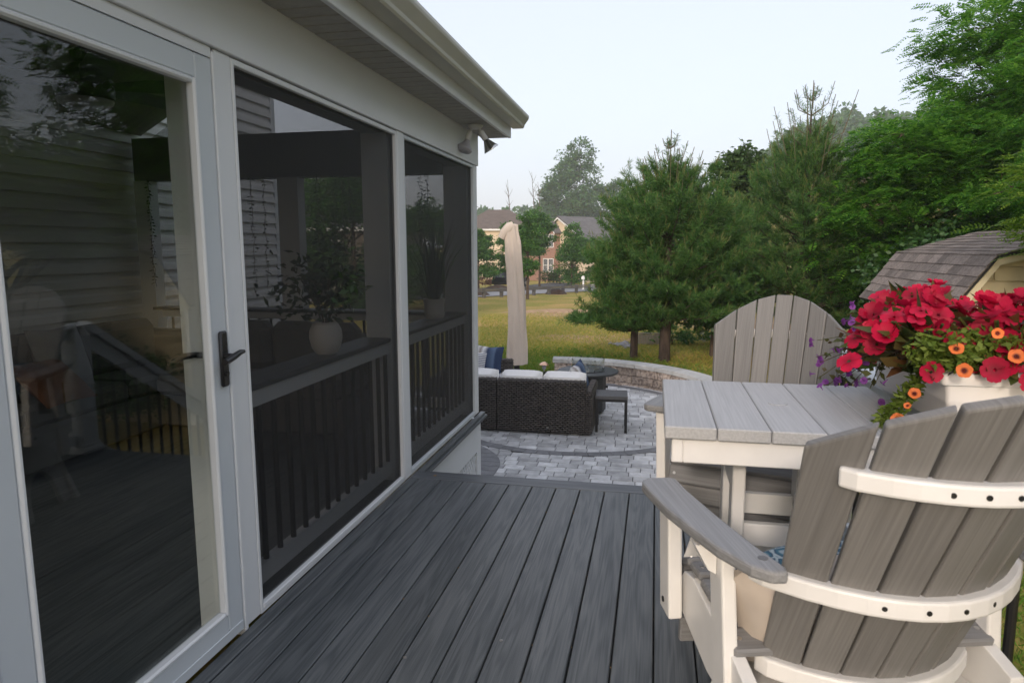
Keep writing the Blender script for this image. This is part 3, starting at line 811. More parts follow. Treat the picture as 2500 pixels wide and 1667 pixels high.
MB().prism(gp, -1.5, YE + 0.225, axis=1).build('gutter', M['gutter'], po)
gcap = [(0.2645, 2.4255), (0.352, 2.4255), (0.362, 2.435), (0.366, 2.452), (0.382, 2.474), (0.400, 2.498), (0.404, 2.512), (0.404, 2.525), (0.2645, 2.525)]
MB().prism(gcap, YE + 0.2255, YE + 0.229, axis=1).build('gutter_end_cap', M['gutter'], po)
XRG, ZRG = -1.60, 3.42
MB().prism([(0.285, 2.545), (XRG, ZRG), (XRG, ZRG + 0.05), (0.285, 2.58)], -1.5, YE + 0.17, axis=1).build('roof', M['shingle'], po)
MB().prism([(-3.3, 2.62), (XRG, ZRG), (XRG, ZRG + 0.05), (-3.3, 2.66)], -1.5, YE + 0.17, axis=1).build('roof', M['shingle'], po)
MB().prism([(-0.1, 2.43), (XRG, ZRG - 0.12), (XRG, ZRG - 0.01), (-0.1, 2.62)], -1.5, YE, axis=1).build('ceiling', M['ceil'], po)
MB().prism([(-3.19, 2.45), (XRG, ZRG - 0.12), (XRG, ZRG - 0.01), (-3.19, 2.64)], -1.5, YE, axis=1).build('ceiling', M['ceil'], po)
MB().box(-3.15, -0.02, -1.48, -1.4785, 0.02, 2.40).build('insect_screen', M['screen'], po)
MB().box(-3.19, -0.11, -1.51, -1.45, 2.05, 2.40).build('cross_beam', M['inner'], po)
MB().box(-3.19, -0.11, -1.51, -1.45, 0.0, 1.25).build('unseen_end_wall', M['greysiding'], po)  # added out of view, sill height set by the light let into the porch
MB().box(-1.70, -1.55, -1.51, -1.45, 1.251, 2.049).build('post', M['vinyl'], po)
MB().prism([(-3.1, 2.401), (-0.15, 2.401), (XRG, 3.29)], -1.50, -1.46, axis=1).build('unseen_end_gable', M['greysiding'], po)  # added out of view, closed to keep sun off the porch sofa
MB().box(-3.19, -0.05, -1.45, YE, -0.03, 0.0).build('floor', M['deck'], po)
# far end wall: beam, posts, rail, screens
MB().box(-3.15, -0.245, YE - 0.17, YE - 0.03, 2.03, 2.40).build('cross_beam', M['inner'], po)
MB().box(-1.74, -1.55, YE - 0.16, YE - 0.04, 0.002, 2.028).build('post', M['vinyl'], po)
MB().box(-3.17, -3.02, YE - 0.16, YE - 0.04, 0.002, 2.028).build('post', M['vinyl'], po)
MB().cbox(-3.0, -0.25, YE - 0.24, YE - 0.04, 0.87, 0.895, 0.004).build('shelf_cap', M['deck'], po)
MB().box(-3.0, -0.25, YE - 0.12, YE - 0.08, 0.80, 0.868).build('top_rail', M['vinyl'], po)
MB().box(-3.0, -0.25, YE - 0.12, YE - 0.07, 0.055, 0.135).build('bottom_rail', M['vinyl'], po)
for k in range(24):
    link('baluster', bal, po, (-0.33 - 0.112 * k, YE - 0.10, -0.005))
MB().box(-3.15, -0.02, YE - 0.022, YE - 0.0205, 0.02, 2.40).build('insect_screen', M['screen'], po)
MB().prism([(-3.1, 2.401), (-0.15, 2.401), (XRG, 3.29)], YE - 0.022, YE - 0.0205, axis=1).build('insect_screen', M['screen'], po)
# skirt below the far bay: dark ledge, white panel, lattice
MB().cbox(0.004, 0.045, 4.054, YE + 0.062, -0.026, -0.004, 0.003).cbox(0.004, 0.062, 4.054, YE + 0.068, -0.050, -0.027, 0.003).build('ledge_trim', M['deck'], po)
MB().box(-0.05, 0.002, 4.054, YE + 0.06, -0.335, -0.061).build('skirt_panel', M['vinyl'], po)
MB().box(-0.05, 0.0015, 5.585, YE + 0.06, PZ - 0.1, -0.336).build('skirt_stile', M['vinyl'], po)
MB().box(-0.05, 0.0015, 4.5, 4.62, PZ - 0.1, -0.336).build('skirt_stile', M['vinyl'], po)
lat = MB()
for k in range(-10, 24):
    y = 4.6 + 0.072 * k
    for sgn in (-1, 1):
        a = Vector((-0.02 + 0.004 * sgn, y, -0.93)); e_ = Vector((-0.02 + 0.004 * sgn, y + sgn * 0.6, -0.33))
        # clip to the opening
        p0, p1 = a, e_
        for _ in range(1):
            for lim, side in ((4.62, 1), (5.585, -1)):
                for which in (0, 1):
                    P, Q = (p0, p1) if which == 0 else (p1, p0)
                    if side * (P.y - lim) < 0 and side * (Q.y - lim) > 0:
                        tt = (lim - P.y) / (Q.y - P.y); P2 = P.lerp(Q, tt)
                        if which == 0: p0 = P2
                        else: p1 = P2
        if 4.61 <= p0.y <= 5.59 and 4.61 <= p1.y <= 5.59 and (p1 - p0).length > 0.03:
            lat.bar(p0, p1, 0.027, 0.005, up=(1, 0, 0))
lat.build('lattice', M['vinyl'], po)
MB().box(-0.10, -0.09, 4.0, YE, PZ - 0.1, -0.336).build('crawl_space_shade', M['dark'], po)  # near-black sheet standing in for the shade behind the lattice
MB().box(-3.19, -0.001, YE + 0.003, YE + 0.055, PZ - 0.1, -0.061).build('skirt_panel', M['vinyl'], po)

# house wall behind and beyond the porch (lap siding)
hs = thing('house', 'grey vinyl sided house wall behind the screened porch, ending in a corner trim', 'house')
sid = [(0.0, 0.0), (0.030, 0.0), (0.031, 0.006), (0.022, 0.060), (0.012, 0.082), (0.004, 0.1275), (0.0, 0.1275)]
sidm = MB().prism(sid, -1.45, 7.90, axis=1).mesh('siding_board', M['greysiding'])
for k in range(42):
    link('siding_board', sidm, hs, (-3.225, 0, -0.95 + 0.1275 * k))
MB().cbox(-3.26, -3.195, 7.90, 7.99, -0.96, 4.45, 0.004).build('corner_trim', M['vinyl'], hs)
MB().box(-6.5, -3.226, -1.45, 7.98, -0.96, 4.6).build('wall_core', M['greysiding'], hs)

# ------------------------------------------------------------------ flood light under the soffit
fl = thing('flood_light', 'white twin bulb flood light under the soffit at the porch corner', 'light', (0.125, 5.16, 2.342))
MB().lathe([(0.02, -0.030), (0.035, -0.028), (0.055, -0.012), (0.058, -0.004), (0.058, 0.0)], 24).build('base_plate', M['fixture'], fl, smooth=True)
def lamp(p0, d, mtl, big):
    d = Vector(d).normalized(); p0 = Vector(p0)
    q = Vector((0, 0, 1)).rotation_difference(d).to_matrix().to_4x4(); q.translation = p0
    o = MB().lathe([(0.011, -0.02), (0.011, 0.01), (0.021, 0.02), (0.023, 0.085), (0.019, 0.09)], 16, q).build('lamp_socket', M['fixture'], fl, smooth=True)
    if big:
        pr = [(0.019, 0.085), (0.022, 0.105), (0.040, 0.130), (0.059, 0.150), (0.062, 0.162), (0.055, 0.176), (0.035, 0.186), (0.005, 0.189)]
    else:
        pr = [(0.017, 0.088), (0.024, 0.100), (0.033, 0.118), (0.050, 0.150), (0.061, 0.168), (0.061, 0.174), (0.05, 0.174), (0.005, 0.176)]
    MB().lathe(pr, 24, q).build('bulb', mtl, o, smooth=True)
lamp((-0.030, -0.01, -0.03), (-0.30, -0.30, -1), M['frost'], True)
lamp((0.030, 0.0, -0.03), (0.55, 0.25, -0.95), M['chrome'], False)

# ------------------------------------------------------------------ things inside the porch
fan = thing('ceiling_fan', 'black ceiling fan with round light hanging inside the porch', 'fan', (-1.62, 3.35, 2.30))
MB().tube([(0, 0, 0.12), (0, 0, 1.02)], 0.014, 10).lathe([(0.03, 0.13), (0.06, 0.15), (0.06, 0.19), (0.02, 0.22)], 16).build('down_rod', M['black'], fan)
MB().lathe([(0.09, -0.06), (0.145, -0.05), (0.15, 0.03), (0.12, 0.08), (0.05, 0.13)], 24).build('motor', M['black'], fan, smooth=True)
MB().lathe([(0.02, -0.115), (0.10, -0.105), (0.135, -0.08), (0.14, -0.062), (0.09, -0.061)], 24).build('light_bowl', M['frost'], fan, smooth=True)
bl = MB().add([(0.12, -0.03, 0.02), (0.12, 0.04, 0.0), (0.35, 0.08, 0.0), (0.66, 0.07, 0.0), (0.72, 0.0, 0.02), (0.66, -0.06, 0.04), (0.35, -0.06, 0.04)], [(0, 6, 5, 4, 3, 2, 1)])
blm = bl.mesh('blade', M['black'])
for k in range(6):
    link('blade', blm, fan, (0, 0, 0.0), (0, 0, R(20 + 60 * k)))
si = thing('porch_sofa', 'grey cushioned corner sofa inside the screened porch', 'sofa', (0, 0, 0))
MB().cbox(-3.12, -2.30, 2.6, 5.35, 0.03, 0.30, 0.02).cbox(-2.299, -0.75, 4.60, 5.35, 0.03, 0.30, 0.02).build('frame', M['sofain'], si)
MB().cbox(-3.12, -2.92, 2.6, 5.12, 0.302, 0.72, 0.04).cbox(-3.12, -0.75, 5.125, 5.36, 0.302, 0.72, 0.04).build('back', M['sofain'], si)
for (x0, x1, y0, y1) in [(-2.91, -2.31, 2.62, 3.45), (-2.91, -2.31, 3.46, 4.3), (-2.91, -2.31, 4.31, 5.11), (-2.29, -1.55, 4.5, 5.11), (-1.54, -0.78, 4.5, 5.11)]:
    MB().cbox(x0, x1, y0, y1, 0.303, 0.45, 0.035).build('seat_cushion', M['sofain'], si)
for (y0, y1) in [(2.65, 3.44), (3.46, 4.28), (4.3, 5.1)]:
    MB().cbox(-2.90, -2.70, y0, y1, 0.452, 0.84, 0.06).build('back_cushion', M['sofain'], si)
for (x0, x1) in [(-2.28, -1.56), (-1.54, -0.8)]:
    MB().cbox(x0, x1, 4.91, 5.11, 0.452, 0.84, 0.06).build('back_cushion', M['sofain'], si)

def pillow(name, s_, th, mats, loc, rot, label, cat='pillow', group=None):
    """square cushion standing in its local XZ plane, centre at origin"""
    n = 12; b_ = MB()
    for side in (1, -1):
        base = len(b_.v)
        for j in range(n + 1):
            for i in range(n + 1):
                u, v_ = 2 * i / n - 1, 2 * j / n - 1
                hgt = th / 2 * ((1 - abs(u) ** 2.6) * (1 - abs(v_) ** 2.6)) ** 0.5
                pin = 1 - 0.10 * (1 - abs(u * v_)) * max(abs(u), abs(v_)) ** 4
                wr = 0.006 * math.sin(7 * u + 3 * v_ * side) * (1 - u * u) * (1 - v_ * v_)
                b_.v.append((u * s_ / 2 * pin, side * (hgt + wr), v_ * s_ / 2 * pin))
        for j in range(n):
            for i in range(n):
                b_.f.append((base + j * (n + 1) + i, base + j * (n + 1) + i + 1, base + (j + 1) * (n + 1) + i + 1, base + (j + 1) * (n + 1) + i))
    if len(mats) > 1:
        me = b_.mesh(name, mats)
        half = n * n
        for k, pl in enumerate(me.polygons): pl.material_index = 0 if k < half else 1
    else:
        me = b_.mesh(name, mats)
    shade(me, 80)
    return tag(link(name, me, None, loc, rot), label, cat, group)
pillow('throw_pillow', 0.46, 0.15, [M['sofain']], (-2.60, 3.35, 0.67), (R(-15), 0, R(75)), 'pale grey throw pillow on the porch sofa left of the door handle')
pillow('throw_pillow', 0.46, 0.15, [M['beige2']], (-2.55, 3.95, 0.67), (R(-15), 0, R(95)), 'lighter grey throw pillow on the porch sofa nearest the handle')
pillow('throw_pillow', 0.40, 0.13, [M['orange']], (-2.38, 3.7, 0.56), (R(-50), 0, R(90)), 'rust orange pillow lying on the seat of the porch sofa')

def pot_plant(loc, label, shape):
    t_ = thing('potted_plant', label, 'plant', loc, 0, 'potted plants on the inner porch shelf')
    if shape == 'round':
        MB().lathe([(0.05, 0.0), (0.072, 0.03), (0.083, 0.08), (0.080, 0.12), (0.064, 0.15), (0.067, 0.162), (0.058, 0.162), (0.054, 0.13), (0.01, 0.125)], 24).build('pot', M['pot'], t_, smooth=True)
        p = RNG.normal(size=(420, 3)) * np.array([0.085, 0.13, 0.085]) + np.array([-0.01, -0.02, 0.33])
        p = p[p[:, 2] > 0.16]
        link('foliage', quadmesh('foliage', leaves(p, 0.05, 0.024, RNG, up=0.3), M['indoorleaf']), t_)
        b_ = MB()
        for k in range(9):
            a = k * 0.7
            b_.tube([(0, 0, 0.12), (0.05 * math.cos(a), 0.07 * math.sin(a), 0.26), (0.10 * math.cos(a), 0.15 * math.sin(a), 0.38)], 0.003, 5)
        b_.build('stem', M['bark'], t_)
    else:
        MB().lathe([(0.062, 0.0), (0.075, 0.02), (0.078, 0.05), (0.075, 0.055), (0.079, 0.09), (0.076, 0.095), (0.081, 0.13), (0.084, 0.15), (0.074, 0.15), (0.07, 0.12), (0.01, 0.12)], 24).build('pot', M['pot'], t_, smooth=True)
        b_ = []
        for k in range(150):
            a = RNG.uniform(0, 6.28); r1 = abs(RNG.normal(0, 0.13)); h_ = RNG.uniform(0.42, 0.66)
            p0 = np.array([0.03 * math.cos(a), 0.03 * math.sin(a), 0.12]); p1 = np.array([0.5 * r1 * math.cos(a), 0.5 * r1 * math.sin(a), 0.12 + 0.6 * h_]); p2 = np.array([r1 * math.cos(a), r1 * math.sin(a), 0.10 + h_])
            s_ = np.array([-math.sin(a + 1), math.cos(a + 1), 0]) * 0.0022
            b_ += [np.stack([p0 - s_, p0 + s_, p1 + s_, p1 - s_]), np.stack([p1 - s_, p1 + s_, p2 + s_ * 0.3, p2 - s_ * 0.3])]
        link('foliage', quadmesh('foliage', np.stack(b_), M['indoorleaf']), t_)
pot_plant((-0.15, 3.18, 0.896), 'round white pot with a bushy plant on the shelf behind the wide screen', 'round')
pot_plant((-0.15, 4.93, 0.896), 'ribbed pale pot with tall wispy grass on the shelf behind the far screen', 'grass')

def garland(seed, length):
    rng = np.random.default_rng(seed)
    t_ = thing('vine_garland', '', 'garland', (0, 0, 0), 0, 'leaf garlands hanging from the porch beam')
    pts = [(0.012 * math.sin(3 * k + seed), 0.01 * math.cos(2 * k + seed), -length * k / 12) for k in range(13)]
    MB().tube([(0, 0, 0.02)] + pts, 0.0022, 5).build('stem', M['barkd'], t_)
    p = []
    for k in range(int(length / 0.03)):
        z = -0.03 * k
        p += [(0.008 * math.sin(9 * z), 0, z)] * 2
    p = np.array(p)
    o_ = np.stack([np.where(np.arange(len(p)) % 2, 1.0, -1.0), rng.normal(0, 0.5, len(p)), np.full(len(p), 0.2)], 1)
    link('leaves', quadmesh('leaves', leaves(p, 0.036, 0.014, rng, up=0.1, out=o_, droop=0.5), M['indoorleaf']), t_)
    return t_
GX_ = [(-3.0, 0.95), (-2.12, 0.98), (-1.98, 1.05), (-1.86, 0.95), (-1.36, 1.02), (-1.20, 0.9), (-1.13, 1.0), (-1.06, 0.85), (-0.62, 0.7), (-0.43, 1.0), (-0.37, 0.9)]
plc = ['leftmost garland, by the pale siding seen through the door glass', 'first garland over the lit siding in the wide screen', 'second garland over the lit siding in the wide screen', 'garland beside the siding corner trim in the wide screen',
       'garland just right of the slender middle post', 'garland before the neighbour roof, first of a close trio', 'garland before the neighbour roof, second of a close trio', 'garland before the neighbour roof, nearest the thick dark post', 'garland hard against the white middle casing in the far screen', 'left one of two close garlands in the far screen', 'right one of two close garlands in the far screen']
ga, gb = garland(3, 1.0), garland(8, 1.0)
for i, (x, ln) in enumerate(GX_):
    src = (ga, gb)[i % 2]
    lab = plc[i] + ' of the porch'
    if i < 2: o = src; o['label'] = lab; o.location = (x, YE - 0.18, 2.03); o.scale = (1, 1, ln)
    else: copytree(src, (x, YE - 0.18, 2.03), R(40 * i), lab, (1, 1, ln))

# ------------------------------------------------------------------ chairs
SLX = []
def make_chair(label):
    t_ = thing('adirondack_chair', label, 'chair', (0, 0, 0), 0, 'counter height slatted chairs at the deck table')
    def bowy(z):                              # chord (outer) y and bow of the back surface at height z
        return -0.356 - 0.485 * (z - 0.755) + 0.038 + 0.010, 2.1   # centre y of the slats, curvature
    hwt = 0.285
    # back slats: fan out upwards, follow the bow, tops on an arc
    n = 7
    for i in range(n):
        u = (i - 3) / 3.0
        e = []
        ztop0 = 1.185 - 0.135 * u * u
        wt, wb = 0.0728, 0.0625
        xt, xb = u * 0.236, u * 0.193
        rows = []
        for zz, xc, wd in ((0.46, xb, wb), (0.80, xb + (xt - xb) * 0.5, (wt + wb) / 2), (None, xt, wt)):
            for sgn in (-1, 1):
                x = xc + sgn * wd / 2
                us = (u + sgn * 0.16)
                z = zz if zz else 1.205 - 0.098 * us * us
                ch, bw = bowy(z)
                y = ch + bw * xc * xc + 2 * bw * xc * sgn * wd / 2     # on the curve's tangent
                rows.append((x, y, z))
        b_ = MB(); T = 0.023
        vs = []
        for (x, y, z) in rows:
            nx_ = 2 * 2.1 * xt * 0.8
            nrm = Vector((nx_, -1, -0.485)).normalized()
            vs.append(Vector((x, y, z)) - nrm * T / 2); vs.append(Vector((x, y, z)) + nrm * T / 2)
        # order: row r, side s, front/back
        def ix(r, s_, f_): return r * 4 + s_ * 2 + f_
        fs = []
        for r in (0, 1):
            fs += [(ix(r, 0, 0), ix(r, 1, 0), ix(r + 1, 1, 0), ix(r + 1, 0, 0)), (ix(r, 0, 1), ix(r + 1, 0, 1), ix(r + 1, 1, 1), ix(r, 1, 1)),
                   (ix(r, 0, 0), ix(r + 1, 0, 0), ix(r + 1, 0, 1), ix(r, 0, 1)), (ix(r, 1, 0), ix(r, 1, 1), ix(r + 1, 1, 1), ix(r + 1, 1, 0))]
        fs += [(ix(0, 0, 0), ix(0, 0, 1), ix(0, 1, 1), ix(0, 1, 0)), (ix(2, 0, 0), ix(2, 1, 0), ix(2, 1, 1), ix(2, 0, 1))]
        b_.add(vs, fs)
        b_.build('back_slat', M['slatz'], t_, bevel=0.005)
    # curved white rails behind the slats
    def railpath(z, hw, off, n_=15):
        pts = []
        for k in range(n_):
            x = -hw + 2 * hw * k / (n_ - 1)
            if k == 1: x = -hw + 0.024
            if k == n_ - 2: x = hw - 0.024
            ch, bw = bowy(z)
            pts.append((x, ch + bw * x * x - off, z))
        return pts
    for z, hw, off, hh, holes in ((1.027, 0.232, 0.029, 0.037, 9), (0.754, 0.296, 0.029, 0.041, 8), (0.505, 0.245, 0.029, 0.044, 6)):
        pth = railpath(z, hw, off)
        rl = MB().strip(pth, [0.014] + [0.036] * 13 + [0.014], hh).build('back_rail', M['whitepoly'], t_, bevel=0.006)
        hb_ = MB()
        for k in range(holes):
            x = -hw * 0.86 + 2 * hw * 0.86 * k / (holes - 1)
            ch, bw = bowy(z)
            y = ch + bw * x * x - off - 0.0178
            nn = Vector((2 * bw * x, -1, 0)).normalized()
            c0 = Vector((x, y, z))
            hb_.tube([c0 - nn * 0.004, c0 + nn * 0.0014], 0.0052, 10)
        hb_.build('screw_hole', M['screw'], rl)
        if z == 0.755:
            q = Matrix.Translation((0.02, pth[8][1] - 0.002, z + hh / 2 + 0.0005))
            pq = MB().cbox(-0.032, 0.032, -0.014, 0.014, 0.0, 0.0025, 0.001, q).build('name_plate', M['plaque'], rl)
    # seat slats rolled over the front
    seat = [(0.256, 0.378, 86), (0.262, 0.455, 80), (0.270, 0.530, 62), (0.235, 0.585, 25), (0.155, 0.597, 2), (0.075, 0.585, -8), (-0.005, 0.566, -12), (-0.085, 0.545, -14)]
    for (y, z, an) in seat:
        q = Matrix.Translation((0, y, z)) @ Matrix.Rotation(R(-an), 4, 'X')
        hwid = 0.304
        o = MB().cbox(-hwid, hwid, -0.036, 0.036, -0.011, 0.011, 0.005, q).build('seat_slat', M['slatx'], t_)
        sb = MB()
        for x in (-hwid + 0.022, hwid - 0.022):
            q2 = q @ Matrix.Translation((x, 0, 0.0112)); sb.lathe([(0.006, -0.002), (0.006, 0.001), (0.003, 0.001)], 8, q2)
        sb.build('screw', M['steel'], o)
    # sides
    for sgn in (-1, 1):
        sd_ = [(0.245, 0.455), (0.252, 0.525), (0.215, 0.568), (0.15, 0.580), (-0.12, 0.530), (-0.20, 0.505), (-0.20, 0.400), (0.03, 0.400)]
        x0 = sgn * 0.294
        MB().prism(sd_, x0 - 0.016, x0 + 0.016, axis=0).build('side_rail', M['whitepoly'], t_, bevel=0.003)
        xo = sgn * 0.338
        f_ = MB().bar((xo, 0.230, 0.445), (xo + sgn * 0.012, 0.225, 0.775), 0.038, 0.082, up=(0, 1, 0))
        fp = f_.build('arm_post', M['whitepoly'], t_, bevel=0.006)
        MB().tube([(xo + sgn * 0.0175, 0.235, 0.480), (xo + sgn * 0.023, 0.235, 0.480)], 0.008, 10).build('bolt', M['screw'], fp)
        pass
        xo = sgn * 0.305
        r_ = MB().bar((xo, -0.10, 0.30), (xo + sgn * 0.010, -0.045, 0.775), 0.034, 0.078, up=(0, 1, 0))
        r_.build('arm_post', M['whitepoly'], t_, bevel=0.006)
        br = [(0, 0.770), (0, 0.70), (0.018, 0.71), (0.05, 0.770)]
        MB().prism([(sgn * (0.333 + q_[0]), q_[1]) for q_ in br], -0.065, -0.030, axis=1).build('arm_bracket', M['whitepoly'], t_)
        ap = []
        poly = [(sgn * x, y) for (x, y) in [(0.317, 0.285), (0.317, 0.20), (0.301, 0.02), (0.282, -0.14), (0.262, -0.245), (0.268, -0.268), (0.300, -0.266), (0.330, -0.236), (0.365, -0.145), (0.388, -0.033), (0.408, 0.075), (0.418, 0.20), (0.420, 0.255), (0.412, 0.282), (0.395, 0.297), (0.335, 0.298)]]
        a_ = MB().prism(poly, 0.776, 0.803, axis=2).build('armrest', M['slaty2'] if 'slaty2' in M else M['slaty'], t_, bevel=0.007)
        MB().lathe([(0.0105, 0.8028), (0.0105, 0.8040), (0.002, 0.8042)], 14, Matrix.Translation((sgn * 0.292, -0.205, 0))).build('screw_cap', M['tabletop'], a_)
    # swivel and arched base
    MB().lathe([(0.11, 0.352), (0.11, 0.372), (0.15, 0.374), (0.15, 0.392)], 20).build('swivel_plate', M['black'], t_)
    MB().cbox(-0.276, 0.276, -0.18, 0.18, 0.394, 0.424, 0.004).build('seat_pan', M['whitepoly'], t_)
    def arch(w0, w1, h):
        pts = [(-w0 / 2, 0.0), (-w0 / 2 + 0.09, 0.0)]
        for k in range(11):
            a = math.pi - math.pi * k / 10
            pts.append(((w0 / 2 - 0.10) * math.cos(a), 0.03 + 0.20 * math.sin(a)))
        pts += [(w0 / 2 - 0.09, 0.0), (w0 / 2, 0.0), (w1 / 2, h), (-w1 / 2, h)]
        return pts
    for sgn in (-1, 1):
        q = Matrix.Translation((0, sgn * 0.24, 0)) @ Matrix.Rotation(R(sgn * 10), 4, 'X')
        MB().prism(arch(0.58, 0.40, 0.345), -0.014, 0.014, axis=1, mtx=q).build('base_panel', M['whitepoly'], t_, bevel=0.003)
        q = Matrix.Translation((sgn * 0.245, 0, 0)) @ Matrix.Rotation(R(-sgn * 10), 4, 'Y')
        MB().prism(arch(0.46, 0.33, 0.345), -0.014, 0.014, axis=0, mtx=q).build('base_panel', M['whitepoly'], t_, bevel=0.003)
    MB().cbox(-0.19, 0.19, -0.19, 0.19, 0.318, 0.351, 0.004).build('base_top', M['whitepoly'], t_)
    return t_
ch = make_chair('near counter height chair seen from behind, grey slats and white curved back rails')
ch.location = (1.938, 1.67, 0); ch.rotation_euler = (0, 0, R(16))
ch2 = copytree(ch, (1.93, 2.90, 0), R(180 - 17), 'counter height chair beyond the table facing the camera, rounded grey slatted back')
pillow('throw_pillow', 0.34, 0.19, [M['lattice'], M['beige']], (1.83, 1.605, 0.605), (R(27), R(-8), R(16)), 'blue lattice pillow with beige back on the near chair')
pillow('throw_pillow', 0.40, 0.15, [M['lattice']], (1.97, 2.98, 0.700), (R(70), 0, R(180 - 17)), 'blue lattice pillow lying on the seat of the far chair')

# ------------------------------------------------------------------ deck table
tb = thing('deck_table', 'counter height square table with grey plank top and white frame on the deck', 'table')
tx0, ty0, ty1 = 1.522, 2.00, 2.735
for k in range(5):
    x = tx0 + 0.150 * k
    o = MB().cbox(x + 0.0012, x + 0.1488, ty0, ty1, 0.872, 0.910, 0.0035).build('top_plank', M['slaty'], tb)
MB().lathe([(0.031, 0.905), (0.031, 0.9115), (0.028, 0.9122), (0.002, 0.9122)], 28, Matrix.Translation((1.897, 2.37, 0))).build('umbrella_hole_cap', M['slaty'], tb)
MB().cbox(1.545, 1.578, 2.022, 2.713, 0.795, 0.8715, 0.003).build('apron', M['whitepoly'], tb)
MB().cbox(2.216, 2.249, 2.022, 2.713, 0.795, 0.8715, 0.003).build('apron', M['whitepoly'], tb)
MB().cbox(1.5785, 2.2155, 2.022, 2.050, 0.795, 0.8715, 0.003).build('apron', M['whitepoly'], tb)
MB().cbox(1.5785, 2.2155, 2.685, 2.713, 0.795, 0.8715, 0.003).build('apron', M['whitepoly'], tb)
for x in (1.742, 1.990):
    for y in (2.19, 2.47):
        o = MB().cbox(x, x + 0.040, y, y + 0.085, 0.10, 0.871, 0.004).build('leg', M['whitepoly'], tb)
        if y < 2.3: MB().tube([(x + 0.02, y + 0.001, 0.515), (x + 0.02, y - 0.002, 0.515)], 0.006, 8).build('screw', M['screw'], o)
    MB().cbox(x + 0.004, x + 0.036, 2.276, 2.469, 0.64, 0.868, 0.003).build('leg_panel', M['whitepoly'], tb)
for y in (2.215, 2.50):
    MB().cbox(1.783, 1.989, y, y + 0.03, 0.47, 0.545, 0.003).build('stretcher', M['whitepoly'], tb)
for x in (1.740, 1.988):
    MB().prism([(2.02, 0.003), (2.12, 0.003), (2.20, 0.05), (2.54, 0.05), (2.62, 0.003), (2.72, 0.003), (2.72, 0.04), (2.56, 0.099), (2.18, 0.099), (2.02, 0.04)], x, x + 0.044, axis=0).build('foot', M['whitepoly'], tb)

# ------------------------------------------------------------------ planter box and flowers
pl = thing('planter_box', 'long white planter box sitting on the deck railing, full of flowers', 'planter')
px0, px1, py0, py1, pzb, pzt = 2.285, 2.545, 2.09, 2.80, 0.912, 1.085
def ringbox(mb, rings):
    base = len(mb.v)
    for (x0, x1, y0, y1, z, c) in rings:
        for (cx_, cy_, a0) in ((x1 - c, y1 - c, 0), (x0 + c, y1 - c, 90), (x0 + c, y0 + c, 180), (x1 - c, y0 + c, 270)):
            for k in range(4):
                a = R(a0 + 30 * k); mb.v.append((cx_ + c * math.cos(a), cy_ + c * math.sin(a), z))
    n = 16
    for i in range(len(rings) - 1):
        for k in range(n):
            mb.f.append((base + i * n + k, base + i * n + (k + 1) % n, base + (i + 1) * n + (k + 1) % n, base + (i + 1) * n + k))
    mb.f.append(tuple(base + k for k in range(n)))
    return mb
def rg(d, z, c=0.012): return (px0 + d, px1 - d, py0 + d, py1 - d, z, c)
ringbox(MB(), [rg(0.030, pzb), rg(0.020, 0.985), rg(0.017, 0.990), rg(0.0165, 1.0), rg(0.010, 1.045)]).build('body', M['planter'], pl, smooth=True)
ringbox(MB(), [rg(0.012, 1.040), rg(-0.004, 1.045), rg(-0.008, 1.055), rg(-0.006, 1.076), rg(0.0, 1.083), rg(0.012, 1.085), rg(0.022, 1.080), rg(0.024, 1.06)]).build('rim', M['planter'], pl, smooth=True)
MB().box(px0 + 0.03, px1 - 0.03, py0 + 0.03, py1 - 0.03, 1.050, 1.063).build('soil', M['soil'], pl)

def petal_flower(name, npet, rad, wid, cup, mats, throat=0.0):
    b_ = MB()
    for k in range(npet):
        a = 2 * math.pi * k / npet
        ca, sa = math.cos(a), math.sin(a)
        pts = [(0.12, -0.10), (0.55, -0.5), (0.88, -0.46), (1.0, -0.14), (0.95, 0.0), (1.0, 0.14), (0.88, 0.46), (0.55, 0.5), (0.12, 0.10)]
        base = len(b_.v)
        for (r_, s_) in pts:
            x, y = r_ * rad, s_ * wid
            z = cup * (r_ ** 2) * rad + (0.10 * rad if abs(s_) > 0.4 else 0.0) + 0.0006 * k
            b_.v.append((x * ca - y * sa, x * sa + y * ca, z))
        b_.v.append((0.6 * rad * ca, 0.6 * rad * sa, cup * 0.25 * rad + 0.0006 * k))
        c_ = base + len(pts)
        for i in range(len(pts) - 1): b_.f.append((base + i, base + i + 1, c_))
        b_.f.append((base + len(pts) - 1, base, c_))
    if throat:
        n = 8; base = len(b_.v)
        for (r_, z_) in ((0.30 * rad, 0.0), (0.2 * rad, -0.4 * throat), (0.06 * rad, -throat)):
            for k in range(n): b_.v.append((r_ * math.cos(6.283 * k / n), r_ * math.sin(6.283 * k / n), z_))
        for i in range(2):
            for k in range(n): b_.f.append((base + i * n + k, base + i * n + (k + 1) % n, base + (i + 1) * n + (k + 1) % n, base + (i + 1) * n + k))
    me = b_.mesh(name, mats); shade(me, 60); return me
redm = [petal_flower('flower', 5, 0.032, 0.031, c_, M['redpetal']) for c_ in (-0.15, 0.25, 0.6)]
orm = petal_flower('flower', 5, 0.0175, 0.024, 0.25, M['orangepetal'], 0.018)
pum = petal_flower('flower', 5, 0.0125, 0.013, -0.15, M['purplepetal'], 0.022)
def place_flower(me, p, nrm, par, sc):
    q = Vector((0, 0, 1)).rotation_difference(Vector(nrm).normalized())
    e = (q.to_matrix() @ Matrix.Rotation(random.uniform(0, 6.28), 3, 'Z')).to_euler()
    link('flower', me, par, p, e, sc)
rng = np.random.default_rng(5)
